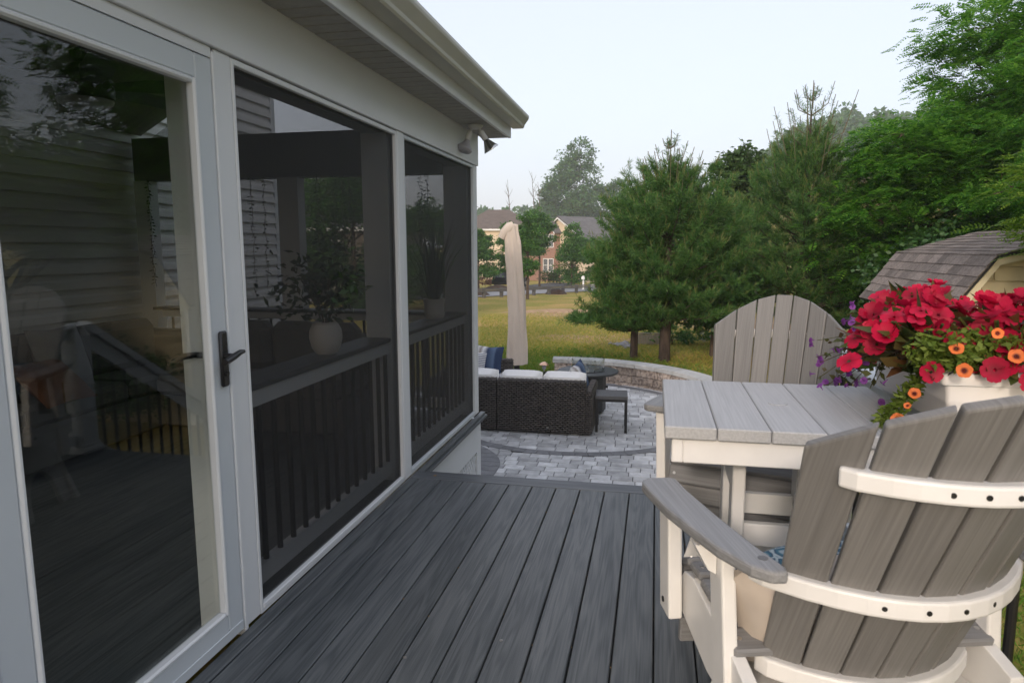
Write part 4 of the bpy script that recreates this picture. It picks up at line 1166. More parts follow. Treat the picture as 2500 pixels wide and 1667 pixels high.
def red_plant(cx, cy, lab, nf, rx, ry, top):
    t_ = thing('impatiens_plant', lab, 'flower plant', (cx, cy, 1.06), 0, 'red flowering plants in the planter box')
    p = rng.normal(size=(210, 3)); p = unit(p) * rng.uniform(0.35, 0.88, (210, 1)) * np.array([rx, ry, top]); p[:, 2] = np.abs(p[:, 2]) * 0.95 + 0.01
    o_ = unit(p * np.array([1, 1, 0.4]) + 1e-3)
    link('foliage', quadmesh('foliage', leaves(p, 0.085, 0.034, rng, up=0.55, out=o_, droop=0.03), M['impleaf']), t_)
    b_ = MB()
    for k in range(10):
        a = rng.uniform(0, 6.28); b_.tube([(0, 0, -0.01), (0.4 * rx * math.cos(a), 0.4 * ry * math.sin(a), 0.5 * top), (0.75 * rx * math.cos(a), 0.75 * ry * math.sin(a), 0.8 * top)], 0.004, 6)
    b_.build('stem', M['impleaf'], t_)
    for k in range(nf):
        a = rng.uniform(0, 6.28); el = rng.uniform(0.05, 1.35)
        n_ = np.array([math.cos(a) * math.cos(el), math.sin(a) * math.cos(el), math.sin(el)])
        q = n_ * np.array([rx, ry, top]) * rng.uniform(0.86, 1.12)
        nr = unit((n_ + np.array([-0.1, -0.55, 0.25]) + rng.normal(0, 0.5, 3))[None])[0]
        place_flower(redm[k % 3], q, nr, t_, rng.uniform(0.8, 1.2))
red_plant(2.28, 2.26, 'red impatiens at the near left corner of the planter box', 62, 0.20, 0.18, 0.19)
red_plant(2.46, 2.18, 'red impatiens at the near right corner of the planter box', 56, 0.17, 0.14, 0.21)
red_plant(2.36, 2.50, 'red impatiens in the middle of the planter box', 54, 0.18, 0.16, 0.235)
red_plant(2.40, 2.76, 'red impatiens at the far end of the planter box', 40, 0.17, 0.13, 0.18)
# trailing orange flowered plant
cp = thing('calibrachoa_plant', 'bright green trailing plant with orange dark eyed flowers over the planter rim', 'flower plant', (2.33, 2.12, 1.07))
pts = []; tips = []
for k in range(64):
    a = rng.uniform(math.pi * 1.0, math.pi * 1.75); ln = rng.uniform(0.05, 0.14); rise = rng.uniform(0.03, 0.13)
    x0 = rng.uniform(-0.07, 0.10)
    if k < 10: a = rng.uniform(math.pi * 1.0, math.pi * 1.2); rise = -0.15; x0 = -0.07; ln = 0.13
    for s_ in np.linspace(0.15, 1, 16):
        q = np.array([x0 + ln * s_ * math.cos(a), ln * s_ * math.sin(a) * 0.7, rise * s_ + 0.02 - 0.02 * s_ * s_])
        for _ in range(3): pts.append(q + rng.normal(0, 0.006, 3))
    tips.append(np.array([x0 + ln * math.cos(a), ln * math.sin(a) * 0.7, rise]))
pts = np.array(pts); pts = pts[~((pts[:, 2] < 0.012) & (pts[:, 0] > -0.055))]
link('foliage', quadmesh('foliage', leaves(pts, 0.024, 0.011, rng, up=0.35), M['calleaf']), cp)
for (q, sc) in [((-0.045, -0.09, 0.085), 1.0), ((0.095, -0.10, 0.070), 1.1), ((-0.03, -0.11, 0.030), 1.1), ((0.125, -0.11, 0.135), 1.15), ((-0.125, -0.05, -0.05), 0.9), ((-0.165, -0.055, -0.125), 1.0), ((-0.14, -0.05, -0.085), 0.55), ((0.05, -0.09, 0.130), 0.8)]:
    place_flower(orm, q, (-0.25 + rng.normal(0, 0.15), -1, 0.45 + rng.normal(0, 0.2)), cp, sc)
# purple trailing plant on the far left side
pp = thing('penstemon_plant', 'trailing plant with small purple bell flowers spilling left of the planter', 'flower plant', (2.28, 2.45, 1.06))
b_ = MB(); lp = []
for k in range(20):
    ax_ = rng.uniform(-0.27, -0.10); ay_ = rng.uniform(-0.25, 0.22); az_ = rng.uniform(-0.13, 0.17)
    p0 = np.array([0, rng.uniform(-0.1, 0.1), 0]); p2 = np.array([ax_, ay_, az_]); p1 = (p0 + p2) / 2 + np.array([0, 0, 0.05])
    b_.tube([p0, p1, p2], 0.0014, 5)
    for s_ in np.linspace(0.3, 0.95, 9):
        lp.append(p0 * (1 - s_) ** 2 + 2 * p1 * s_ * (1 - s_) + p2 * s_ * s_ + rng.normal(0, 0.01, 3))
    for _ in range(2):
        place_flower(pum, tuple(p2 + rng.normal(0, 0.014, 3)), (-0.8 + rng.normal(0, 0.4), -0.6 + rng.normal(0, 0.4), rng.normal(0.1, 0.4)), pp, rng.uniform(0.7, 1.05))
b_.build('stem', M['purleaf'], pp)
link('foliage', quadmesh('foliage', leaves(np.array(lp), 0.030, 0.018, rng, up=0.4), M['purleaf']), pp)

# ------------------------------------------------------------------ patio
pat = bpy.data.objects.new('patio', None); COL.objects.link(pat); struct(pat, 'round patio of mixed grey concrete pavers with charcoal bands')
circ = [(-0.05 + 2.9 * math.cos(2 * math.pi * k / 64), 9.6 + 2.9 * math.sin(2 * math.pi * k / 64)) for k in range(64)]
MB().box(-3.0, 3.3, 4.1, 9.6, PZ - 0.09, PZ - 0.012).build('joint_bed', M['sand'], pat)
MB().prism(circ, PZ - 0.0925, PZ - 0.0145).build('joint_bed', M['sand'], pat)
BC, BR = (0.40, 9.55), 1.905                  # inner band circle
WC, WR = (-0.05, 9.60), 2.47                  # seat wall circle (front face)
def dist(p, c_): return math.hypot(p[0] - c_[0], p[1] - c_[1])
pv = {}
for wname, wx in (('sq', 0.15), ('rc', 0.225)):
    pv[wname] = [MB().cbox(-wx / 2 + 0.0032, wx / 2 - 0.0032, -0.0718, 0.0718, -0.05, dz, 0.005).mesh('paver', M['paver']) for dz in (0.0, 0.0015, -0.0015)]
cand = []
rnd = random.Random(4)
y = 5.2
row = 0
while y < 12.4:
    x = -3.0 + rnd.uniform(0, 0.2)
    while x < 3.3:
        k = 'sq' if rnd.random() < 0.48 else 'rc'
        wx = 0.15 if k == 'sq' else 0.225
        c_ = (x + wx / 2, y + 0.075)
        x += wx
        db = dist(c_, BC); dw = dist(c_, WC)
        if abs(db - BR) < 0.03 and c_[1] < 9.3: continue        # pavers run up under the band and are covered by it
        if dw > 2.50: 
            if c_[1] > 9.2: continue
        if c_[1] > 9.2 and dw > 2.50: continue
        if 6.4 < c_[1] < 7.8 and c_[0] + wx / 2 < -0.13 - 0.62 * max(0.0, c_[1] - 6.95) ** 2.1 - 0.02: continue
        cand.append((k, c_))
    y += 0.15; row += 1
def vis_key(c_):                               # larger on screen first; hidden ones last
    d_ = math.hypot(c_[0] - 1.485, c_[1])
    slope = 2.38 / max(c_[1], 0.1)
    hid = (c_[1] < 6.70) or (c_[0] < -0.75 - 0.02 * c_[1]) or (c_[0] > 1.485 + 0.14 * c_[1] + 0.5)
    sofa = (-0.75 < c_[0] < 0.62 and 8.5 < c_[1] < 11.2)
    return (hid or sofa, d_)
cand.sort(key=lambda q_: vis_key(q_[1]))
rest = MB()
for i, (k, c_) in enumerate(cand):
    if i < 290:
        link('paver', pv[k][i % 3], pat, (c_[0], c_[1], PZ), (0, 0, 0))
    else:
        wx = 0.15 if k == 'sq' else 0.225
        rest.cbox(c_[0] - wx / 2 + 0.0032, c_[0] + wx / 2 - 0.0032, c_[1] - 0.0718, c_[1] + 0.0718, PZ - 0.05, PZ + rnd.uniform(-0.001, 0.001), 0.006)
mp_ = mat('light grey pavers', (0.36, 0.365, 0.375), (0.62, 0.63, 0.64), (9, 9, 9), rough=0.85, bump=0.3, bdist=0.003, detail=6)
# vary the joined pavers one by one
t = mp_.node_tree; b = t.nodes['Principled BSDF']; src = b.inputs['Base Color'].links[0].from_socket
g = nd(t, "ShaderNodeNewGeometry"); hv = nd(t, "ShaderNodeHueSaturation"); r2 = nd(t, "ShaderNodeMapRange"); r2.inputs[3].default_value = 0.72; r2.inputs[4].default_value = 1.28
t.links.new(g.outputs['Random Per Island'], r2.inputs[0]); t.links.new(r2.outputs[0], hv.inputs['Value']); t.links.new(src, hv.inputs['Color']); t.links.new(hv.outputs[0], b.inputs['Base Color'])
o = rest.build('paver_field', mp_, pat); o['kind'] = 'stuff'
# charcoal bands: wedge pavers
def band(c_, r0, r1, a0, a1, step, m_, dz=0.0):
    n = max(1, int(round((a1 - a0) * (r0 + r1) / 2 / step)))
    da = (a1 - a0) / n; gp_ = 0.006 / r1
    rm = (r0 + r1) / 2
    poly = []
    for (r_, a) in ((r0 + 0.003, -da / 2 + gp_ / 2), (r1 - 0.003, -da / 2 + gp_ / 2), (r1 - 0.003, da / 2 - gp_ / 2), (r0 + 0.003, da / 2 - gp_ / 2)):
        poly.append((r_ * math.cos(a) - rm, r_ * math.sin(a)))
    me_ = MB().prism(poly, -0.05, 0.0).mesh('band_paver', m_)
    for k in range(n):
        a = a0 + da * (k + 0.5)
        link('band_paver', me_, pat, (c_[0] + rm * math.cos(a), c_[1] + rm * math.sin(a), PZ + dz), (0, 0, a))
band(BC, BR - 0.075, BR + 0.075, R(205), R(335), 0.15, M['paverd'], 0.005)
band(WC, WR - 0.235, WR - 0.085, R(12), R(95), 0.225, M['paverd'], 0.005)
# charcoal corner bed beside the porch, long pavers
def cedge(y): return -0.13 - 0.62 * max(0.0, y - 6.95) ** 2.1
for k in range(9):
    y = 6.42 + 0.15 * k
    MB().prism([(-1.3, y + 0.004), (cedge(y + 0.004), y + 0.004), (cedge(y + 0.075), y + 0.075), (cedge(y + 0.146), y + 0.146), (-1.3, y + 0.146)], PZ - 0.04, PZ + 0.010).build('corner_paver', M['paverd'], pat)

# curved seat wall
sw = thing('seat_wall', 'low curved wall of tumbled tan blocks with grey cap stones around the patio', 'wall')
A0, A1 = R(2), R(95)
def wedge(r0, r1, a0, a1, z0, z1, seg=3, jag=0.0):
    b_ = MB(); rr = random.Random(int(a0 * 1e4 + z0 * 100))
    ring = []
    for k in range(seg + 1):
        a = a0 + (a1 - a0) * k / seg
        j = jag * rr.uniform(0, 1) if 0 < k < seg else 0.004
        for (r_, z_) in ((r0 - (j), z0), (r0 - j * 0.9, z1), (r1, z1), (r1, z0)):
            b_.v.append((WC[0] + r_ * math.cos(a), WC[1] + r_ * math.sin(a), z_))
    for k in range(seg):
        for q in range(4):
            b_.f.append((k * 4 + q, k * 4 + (q + 1) % 4, k * 4 + 4 + (q + 1) % 4, k * 4 + 4 + q))
    b_.f.append((3, 2, 1, 0)); b_.f.append((seg * 4, seg * 4 + 1, seg * 4 + 2, seg * 4 + 3))
    return b_
ztop, zcap = -0.635, -0.565
for c_, (z0, z1) in enumerate(((PZ - 0.05, PZ + 0.045), (PZ + 0.045, PZ + 0.18), (PZ + 0.18, ztop))):
    a = A0 - 0.02 * c_
    while a < A1 - 0.02:
        wd = rnd.choice((0.30, 0.38, 0.44, 0.24)) / WR
        a1 = min(a + wd, A1)
        wedge(WR, WR + 0.24, a + 0.0026, a1 - 0.0026, z0 + 0.005, z1 - 0.005, 4, 0.030).build('wall_block', M['stone'], sw)
        a = a1
a = A0 - 0.01
while a < A1 + 0.005:
    a1 = min(a + 0.42 / WR, A1 + 0.012)
    wedge(WR - 0.03, WR + 0.29, a + 0.001, a1 - 0.001, ztop + 0.001, zcap, 4, 0.0).build('cap_stone', M['cap'], sw, bevel=0.006)
    a = a1
    if a1 >= A1 + 0.011: break

# ------------------------------------------------------------------ wicker sectional
def weave(mb, o, ux, uz, W_, H_, rows, cols, nrm, d=0.014):
    """staggered bulging strands on a panel: o corner, ux/uz unit vectors"""
    o, ux, uz, nrm = Vector(o), Vector(ux), Vector(uz), Vector(nrm)
    rh = H_ / rows; cw = W_ / cols
    for r_ in range(rows):
        for c_ in range(-1, cols):
            u0 = (c_ + (0.5 if r_ % 2 else 0.0)) * cw + 0.002; u1 = u0 + cw * 0.96
            u0 = max(u0, 0); u1 = min(u1, W_)
            if u1 - u0 < cw * 0.2: continue
            um = (u0 + u1) / 2
            z0 = r_ * rh + rh * 0.08; z1 = (r_ + 1) * rh - rh * 0.08
            base = len(mb.v)
            for (u_, hh) in ((u0, 0.0), (u0 * 0.6 + um * 0.4, d), (um * 0.4 + u1 * 0.6, d), (u1, 0.0)):
                for z_, k_ in ((z0, 0.35), ((z0 + z1) / 2, 1.0), (z1, 0.35)):
                    mb.v.append(tuple(o + ux * u_ + uz * z_ + nrm * (0.001 + hh * k_)))
            for i in range(3):
                for j in range(2):
                    mb.f.append((base + i * 3 + j, base + i * 3 + j + 1, base + (i + 1) * 3 + j + 1, base + (i + 1) * 3 + j))
SB = 8.44                                      # sofa back plane
def sofa_section(name, label):
    return thing(name, label, 'outdoor sofa', (0, 0, 0), 0, 'wicker sectional sofa pieces on the patio')
def wick(parent, x0, x1, y0, y1, z0, z1, faces, name):
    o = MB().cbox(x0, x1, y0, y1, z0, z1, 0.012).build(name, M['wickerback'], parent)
    wv = MB()
    for f_ in faces:
        if f_ == '-y': weave(wv, (x0, y0, z0), (1, 0, 0), (0, 0, 1), x1 - x0, z1 - z0, max(2, int((z1 - z0) / 0.024)), max(2, int((x1 - x0) / 0.062)), (0, -1, 0))
        if f_ == '+x': weave(wv, (x1, y0, z0), (0, 1, 0), (0, 0, 1), y1 - y0, z1 - z0, max(2, int((z1 - z0) / 0.024)), max(2, int((y1 - y0) / 0.062)), (1, 0, 0))
        if f_ == '-x': weave(wv, (x0, y0, z0), (0, 1, 0), (0, 0, 1), y1 - y0, z1 - z0, max(2, int((z1 - z0) / 0.024)), max(2, int((y1 - y0) / 0.062)), (-1, 0, 0))
        if f_ == '+z': weave(wv, (x0, y0, z1), (1, 0, 0), (0, 1, 0), x1 - x0, y1 - y0, max(2, int((y1 - y0) / 0.024)), max(2, int((x1 - x0) / 0.062)), (0, 0, 1))
    k = wv.build('woven_strands', M['wicker'], o); k['kind'] = 'stuff'
ssA = sofa_section('wicker_loveseat', 'dark wicker two seat section with its back to the deck, right part of the sectional')
wick(ssA, -0.485, 0.655, SB, SB + 0.10, PZ + 0.03, PZ + 0.69, ['-y', '+z', '+x'], 'back')
wick(ssA, 0.66, 0.735, SB - 0.0, SB + 0.80, PZ + 0.03, PZ + 0.57, ['-y', '+x', '+z', '-x'], 'armrest')
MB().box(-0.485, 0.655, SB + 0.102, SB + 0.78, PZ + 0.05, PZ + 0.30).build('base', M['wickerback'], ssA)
for x0, x1 in ((-0.475, 0.085), (0.09, 0.65)):
    MB().cbox(x0, x1, SB + 0.11, SB + 0.80, PZ + 0.302, PZ + 0.43, 0.035).build('seat_cushion', M['cushion'], ssA, smooth=True, bevel=0.015)
def softcushion(x0, x1, y0, y1, z0, z1, parent, name='back_cushion'):
    b_ = MB(); n = 10
    for s_ in (0, 1):
        base = len(b_.v)
        for j in range(7):
            for i in range(n + 1):
                u = i / n; v_ = j / 6
                sag = 0.022 * (1 - (2 * u - 1) ** 4) if v_ > 0.5 else 0
                zz = z0 + (z1 - z0) * v_ - (0.0 if v_ < 1 else 0.02 * (1 - (1 - abs(2 * u - 1) ** 5)))
                bul = 0.5 * (y1 - y0) * ((1 - abs(2 * u - 1) ** 6) * (1 - abs(2 * v_ - 1) ** 3.2)) ** 0.5
                b_.v.append((x0 + (x1 - x0) * u, (y0 + y1) / 2 + (bul if s_ else -bul), zz))
        for j in range(6):
            for i in range(n):
                a = base + j * (n + 1) + i; b_.f.append((a, a + 1, a + n + 2, a + n + 1))
    return b_.build(name, M['cushion'], parent, smooth=True)
softcushion(-0.475, 0.085, SB + 0.075, SB + 0.30, PZ + 0.40, PZ + 0.795, ssA)
softcushion(0.09, 0.65, SB + 0.075, SB + 0.30, PZ + 0.40, PZ + 0.795, ssA)
MB().lathe([(0.016, 0.0), (0.016, 0.003), (0.002, 0.003)], 12, Matrix.Translation((0.18, SB - 0.010, PZ + 0.09)) @ Matrix.Rotation(R(90), 4, 'X')).build('badge', M['plaque'], ssA)
ssB = sofa_section('wicker_corner_seat', 'dark wicker corner section half hidden behind the porch post')
wick(ssB, -1.30, -0.495, SB, SB + 0.10, PZ + 0.03, PZ + 0.69, ['-y', '+z'], 'back')
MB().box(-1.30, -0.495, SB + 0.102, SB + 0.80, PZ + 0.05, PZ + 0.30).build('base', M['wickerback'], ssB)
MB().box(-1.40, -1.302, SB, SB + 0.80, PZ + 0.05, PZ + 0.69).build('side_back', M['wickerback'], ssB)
MB().cbox(-1.19, -0.50, SB + 0.11, SB + 0.80, PZ + 0.302, PZ + 0.43, 0.035).build('seat_cushion', M['cushion'], ssB)
softcushion(-1.18, -0.50, SB + 0.075, SB + 0.30, PZ + 0.40, PZ + 0.80, ssB)
ssC = sofa_section('wicker_sofa_end', 'dark wicker end section with one arm, far left beyond the pillows')
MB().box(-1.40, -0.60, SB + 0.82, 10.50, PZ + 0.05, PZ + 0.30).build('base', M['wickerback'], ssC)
wick(ssC, -1.40, -1.30, SB + 0.82, 10.50, PZ + 0.30, PZ + 0.69, ['+x', '+z'], 'back')
wick(ssC, -1.40, -0.72, 10.51, 10.60, PZ + 0.05, PZ + 0.60, ['-y', '+z', '+x'], 'armrest')
MB().cbox(-1.29, -0.60, SB + 0.83, 9.65, PZ + 0.302, PZ + 0.43, 0.035).build('seat_cushion', M['cushion'], ssC)
MB().cbox(-1.29, -0.60, 9.66, 10.49, PZ + 0.302, PZ + 0.43, 0.035).build('seat_cushion', M['cushion'], ssC)
pillow('throw_pillow', 0.46, 0.16, [M['bandcloth']], (-0.96, 9.95, PZ + 0.67), (R(-16), 0, R(-14)), 'navy, white and taupe banded pillow on the patio sofa, nearest the covered umbrella')
pillow('throw_pillow', 0.44, 0.15, [M['pinstripe']], (-1.12, 9.62, PZ + 0.64), (R(-14), 0, R(-22)), 'navy pinstripe pillow leaning on the banded pillow beside the porch post')
pillow('throw_pillow', 0.44, 0.15, [M['bandcloth']], (0.54, SB + 0.40, PZ + 0.66), (R(-14), R(-8), R(78)), 'navy and white banded pillow leaning on the sofa arm by the side table')
pillow('throw_pillow', 0.42, 0.10, [M['pinstripe']], (-0.55, 9.78, PZ + 0.50), (R(85), 0, R(60)), 'striped pillow lying flat on the patio sofa seat')

# side table
sdt = thing('side_table', 'small square charcoal side table at the end of the wicker sofa', 'table', (0.962, 8.875, PZ), R(3))
for k in range(5):
    MB().cbox(-0.185, 0.185, -0.185 + 0.074 * k + 0.001, -0.185 + 0.074 * (k + 1) - 0.001, 0.462, 0.478, 0.002).build('top_slat', M['tabletop'], sdt)
fr_ = MB()
for (a, c_) in (((-0.205, -0.186), (-0.205, 0.205)), ((0.186, 0.205), (-0.205, 0.205))):
    fr_.box(a[0], a[1], c_[0], c_[1], 0.440, 0.480)
fr_.box(-0.1855, 0.1855, -0.205, -0.186, 0.440, 0.480).box(-0.1855, 0.1855, 0.186, 0.205, 0.440, 0.480)
fr_.build('top_frame', M['tabletop'], sdt)
for sx in (-1, 1):
    for sy in (-1, 1):
        MB().cbox(sx * 0.187 - 0.017, sx * 0.187 + 0.017, sy * 0.187 - 0.017, sy * 0.187 + 0.017, 0.0, 0.4395, 0.002).build('leg', M['black'], sdt)
    MB().box(-0.169, 0.169, sx * 0.187 - 0.012, sx * 0.187 + 0.012, 0.405, 0.437).build('apron', M['black'], sdt)

# fire table
ft = thing('fire_table', 'round charcoal fire table with clear glass wind guard in the middle of the patio', 'table', (0.565, 9.72, PZ))
MB().lathe([(0.26, 0.585), (0.415, 0.585), (0.432, 0.592), (0.436, 0.60), (0.436, 0.615), (0.428, 0.622), (0.24, 0.622), (0.235, 0.612)], 48).build('top', M['blackm'], ft, smooth=True)
MB().lathe([(0.262, 0.06), (0.262, 0.584)], 12).lathe([(0.24, 0.03), (0.24, 0.06)], 12).build('base', M['blackm'], ft)
MB().lathe([(0.21, 0.6245), (0.236, 0.6245), (0.239, 0.628), (0.236, 0.632), (0.21, 0.632)], 40).build('burner_ring', M['black'], ft, smooth=True)
MB().lathe([(0.209, 0.620), (0.209, 0.6235), (0.05, 0.624), (0.01, 0.623)], 32).build('burner_pan', M['tabletop'], ft)
gd_ = MB(); n = 40
for k in range(n):
    a, a2 = 2 * math.pi * k / n, 2 * math.pi * (k + 1) / n
    base = len(gd_.v)
    for aa in (a, a2):
        for r_ in (0.232, 0.238):
            for z_ in (0.640, 0.795): gd_.v.append((r_ * math.cos(aa), r_ * math.sin(aa), z_))
    gd_.f += [(base, base + 1, base + 5, base + 4), (base + 2, base + 6, base + 7, base + 3), (base + 1, base + 3, base + 7, base + 5), (base, base + 4, base + 6, base + 2)]
gd_.build('glass_guard', M['clearglass'], ft)
for k in range(4):
    a = R(30 + 90 * k)
    c_, s_ = math.cos(a), math.sin(a)
    MB().box(0.228 * c_ - 0.006, 0.228 * c_ + 0.006, 0.228 * s_ - 0.006, 0.228 * s_ + 0.006, 0.632, 0.652).box(0.238 * c_ - 0.006, 0.238 * c_ + 0.006, 0.238 * s_ - 0.006, 0.238 * s_ + 0.006, 0.780, 0.800).build('guard_clip', M['black'], ft)
MB().lathe([(0.018, 0), (0.02, 0.03), (0.012, 0.035)], 12, Matrix.Translation((0.262, -0.06, 0.40)) @ Matrix.Rotation(R(90), 4, 'Y')).lathe([(0.018, 0), (0.02, 0.03), (0.012, 0.035)], 12, Matrix.Translation((0.262, -0.06, 0.31)) @ Matrix.Rotation(R(90), 4, 'Y')).build('knob', M['black'], ft)

# solar path light
so = thing('path_light', 'small solar stake light with copper cap at the lawn edge', 'light', (-0.36, 11.5, -0.97))
MB().tube([(0, 0, 0), (0, 0, 0.30)], 0.009, 8).build('stake', M['steel'], so)
MB().lathe([(0.012, 0.30), (0.03, 0.32), (0.042, 0.385), (0.02, 0.386)], 14).build('lens', M['frost'], so, smooth=True)
MB().lathe([(0.085, 0.386), (0.085, 0.394), (0.05, 0.425), (0.012, 0.440)], 18).build('cap', M['copper'], so, smooth=True)

# covered cantilever umbrella
um = thing('covered_umbrella', 'closed patio umbrella in a tall tan fabric cover behind the wicker sofa', 'umbrella', (-0.78, 11.2, PZ))
b_ = MB(); nr, ns = 60, 56
def cov(tt, a):
    z = 0.42 + (2.70 - 0.42) * tt
    r_ = 0.165 - 0.045 * tt - 0.03 * max(0, tt - 0.9) * 10 * 0.5
    r_ *= 1 + 0.08 * math.sin(3 * a + 2.5 * tt) + 0.07 * math.sin(7 * a - 3 * tt) + 0.045 * math.sin(11 * a + 5 * tt) + 0.05 * math.sin(38 * tt + 3 * a) * tt ** 2 + 0.03 * math.sin(17 * tt - 2 * a)
    cxx = -0.07 * tt + 0.0 + 0.02 * math.sin(4 * tt)
    return (cxx + r_ * math.cos(a), r_ * 0.85 * math.sin(a), z)
for j in range(nr + 1):
    for i in range(ns):
        x, y, z = cov(j / nr, 2 * math.pi * i / ns)
        if j == nr: z += 0.05 * (x + 0.07) / 0.1
        b_.v.append((x, y, z))
for j in range(nr):
    for i in range(ns):
        b_.f.append((j * ns + i, j * ns + (i + 1) % ns, (j + 1) * ns + (i + 1) % ns, (j + 1) * ns + i))
tc_ = len(b_.v); b_.v.append((-0.05, 0, 2.765))
for i in range(ns): b_.f.append((nr * ns + i, nr * ns + (i + 1) % ns, tc_))
b_.build('fabric_cover', M['cover'], um, smooth=True)
MB().tube([(-0.05, 0.0, 2.735), (-0.11, -0.02, 2.70), (-0.19, -0.03, 2.63), (-0.255, -0.03, 2.53)], [0.075, 0.095, 0.08, 0.06], 14).build('cover_hood', M['cover'], um, smooth=True)
for zz, tt in ((1.15, 0.32), (1.95, 0.67)):
    MB().tube([(cov(tt, a)[0] * 1.012 , cov(tt, a)[1] * 1.012, zz) for a in np.linspace(0, 6.2832, 41)], 0.004, 4, cap=False).build('seam', M['cover'], um)
MB().tube([(0, 0, 0), (0, 0, 0.60)], 0.05, 12).lathe([(0.09, 0.22), (0.09, 0.30), (0.06, 0.34)], 14, Matrix.Translation((0.0, -0.03, 0))).build('mast', M['black'], um)
MB().cbox(-0.40, 0.40, -0.06, 0.06, 0.0, 0.05, 0.005).cbox(-0.06, 0.06, -0.40, -0.061, 0.0, 0.05, 0.005).cbox(-0.06, 0.06, 0.061, 0.40, 0.0, 0.05, 0.005).build('cross_base', M['black'], um)

# ------------------------------------------------------------------ trees
def limb(b_, p0, p1, r0, r1, rng, n=5, sag=0.0):
    p0, p1 = np.array(p0, float), np.array(p1, float)
    pts, rad = [], []
    L_ = np.linalg.norm(p1 - p0)
    for k in range(n):
        s_ = k / (n - 1)
        q = p0 + (p1 - p0) * s_ + rng.normal(0, 0.02, 3) * L_ * (0 < k < n - 1) + np.array([0, 0, sag * L_ * math.sin(math.pi * s_)])
        pts.append(q); rad.append(r0 + (r1 - r0) * s_)
    b_.tube(pts, rad, 7)

def tree(name, label, loc, trunk_h, trunk_r, lobes, nleaf, L_, W_, leafm, seed, group=None, barkm='bark', mode='leaf', cat='tree', clump=0.22, pairs=7, flen=0.24, per=1):
    """lobes: (x,y,z,rx,rz) in local coordinates. Crown = clumps of leaves on lobes, carried on limbs"""
    rng = np.random.default_rng(seed)
    t_ = thing(name, label, cat, loc, 0, group)
    b_ = MB()
    b_.tube([(0, 0, -0.25), (0.02, 0.0, trunk_h * 0.35), (0.0, 0.03, trunk_h * 0.75), (0.02, 0.02, trunk_h)], [trunk_r * 1.25, trunk_r, trunk_r * 0.8, trunk_r * 0.55], 10)
    for (x, y, z, rx, rz) in lobes:
        z0 = min(trunk_h, max(trunk_h * 0.45, z - 0.6 * math.hypot(x, y) - 0.3 * rz))
        limb(b_, (0, 0, z0), (x, y, z), trunk_r * 0.42, trunk_r * 0.10, rng)
        for k in range(3):
            d_ = rvec(1, rng)[0] * np.array([rx, rx, rz]) * 0.75
            limb(b_, (x, y, z), (x + d_[0], y + d_[1], z + d_[2]), trunk_r * 0.12, trunk_r * 0.03, rng, 4)
    b_.build('trunk', M[barkm], t_, smooth=True)
    vol = np.array([(rx * rx * rz) ** (2 / 3) for (_, _, _, rx, rz) in lobes]); vol = vol / vol.sum()
    qs = []
    for (x, y, z, rx, rz), fr in zip(lobes, vol):
        nl = int(nleaf * fr); ncl = max(6, int(nl / 26))
        cd = rvec(ncl, rng)
        cd[:, 2] = np.where(cd[:, 2] < -0.4, cd[:, 2] * 0.5, cd[:, 2])
        cr = rng.uniform(0.45, 1.08, (ncl, 1)) ** 0.6
        cc = cd * cr * np.array([rx, rx, rz])
        idx = rng.integers(0, ncl, nl)
        sp_ = clump * rx
        P = cc[idx] + rng.normal(0, sp_, (nl, 3)) * np.array([1, 1, 0.6])
        outd = unit(cc[idx] + 1e-3)
        P = P + np.array([x, y, z])
        if mode == 'leaf':
            qs.append(leaves(P, L_, W_, rng, up=0.5, out=outd * 0.5, droop=0.12))
        else:
            d_ = outd * np.array([1, 1, 0.35]) + rng.normal(0, 0.45, (nl, 3)) * np.array([1, 1, 0.5]) + np.array([0, 0, 0.05])
            qs.append(fronds(P, d_, rng, pairs, flen, L_, W_))
    V = np.concatenate(qs)
    link('crown', quadmesh('crown', V, M[leafm]), t_)
    return t_

def crown_lobes(rng, n, rx, rz, zc, lr, taper=0.0):
    out = []
    for k in range(n):
        d_ = rvec(1, rng)[0]; r_ = rng.uniform(0.3, 1.0) ** 0.5
        x, y, z = d_ * r_ * np.array([rx, rx, rz])
        f_ = 1 - taper * (z / rz + 1) / 2
        out.append((x * f_, y * f_, zc + z, lr * rng.uniform(0.75, 1.25) * (0.6 + 0.4 * f_), lr * rng.uniform(0.6, 0.9)))
    return out

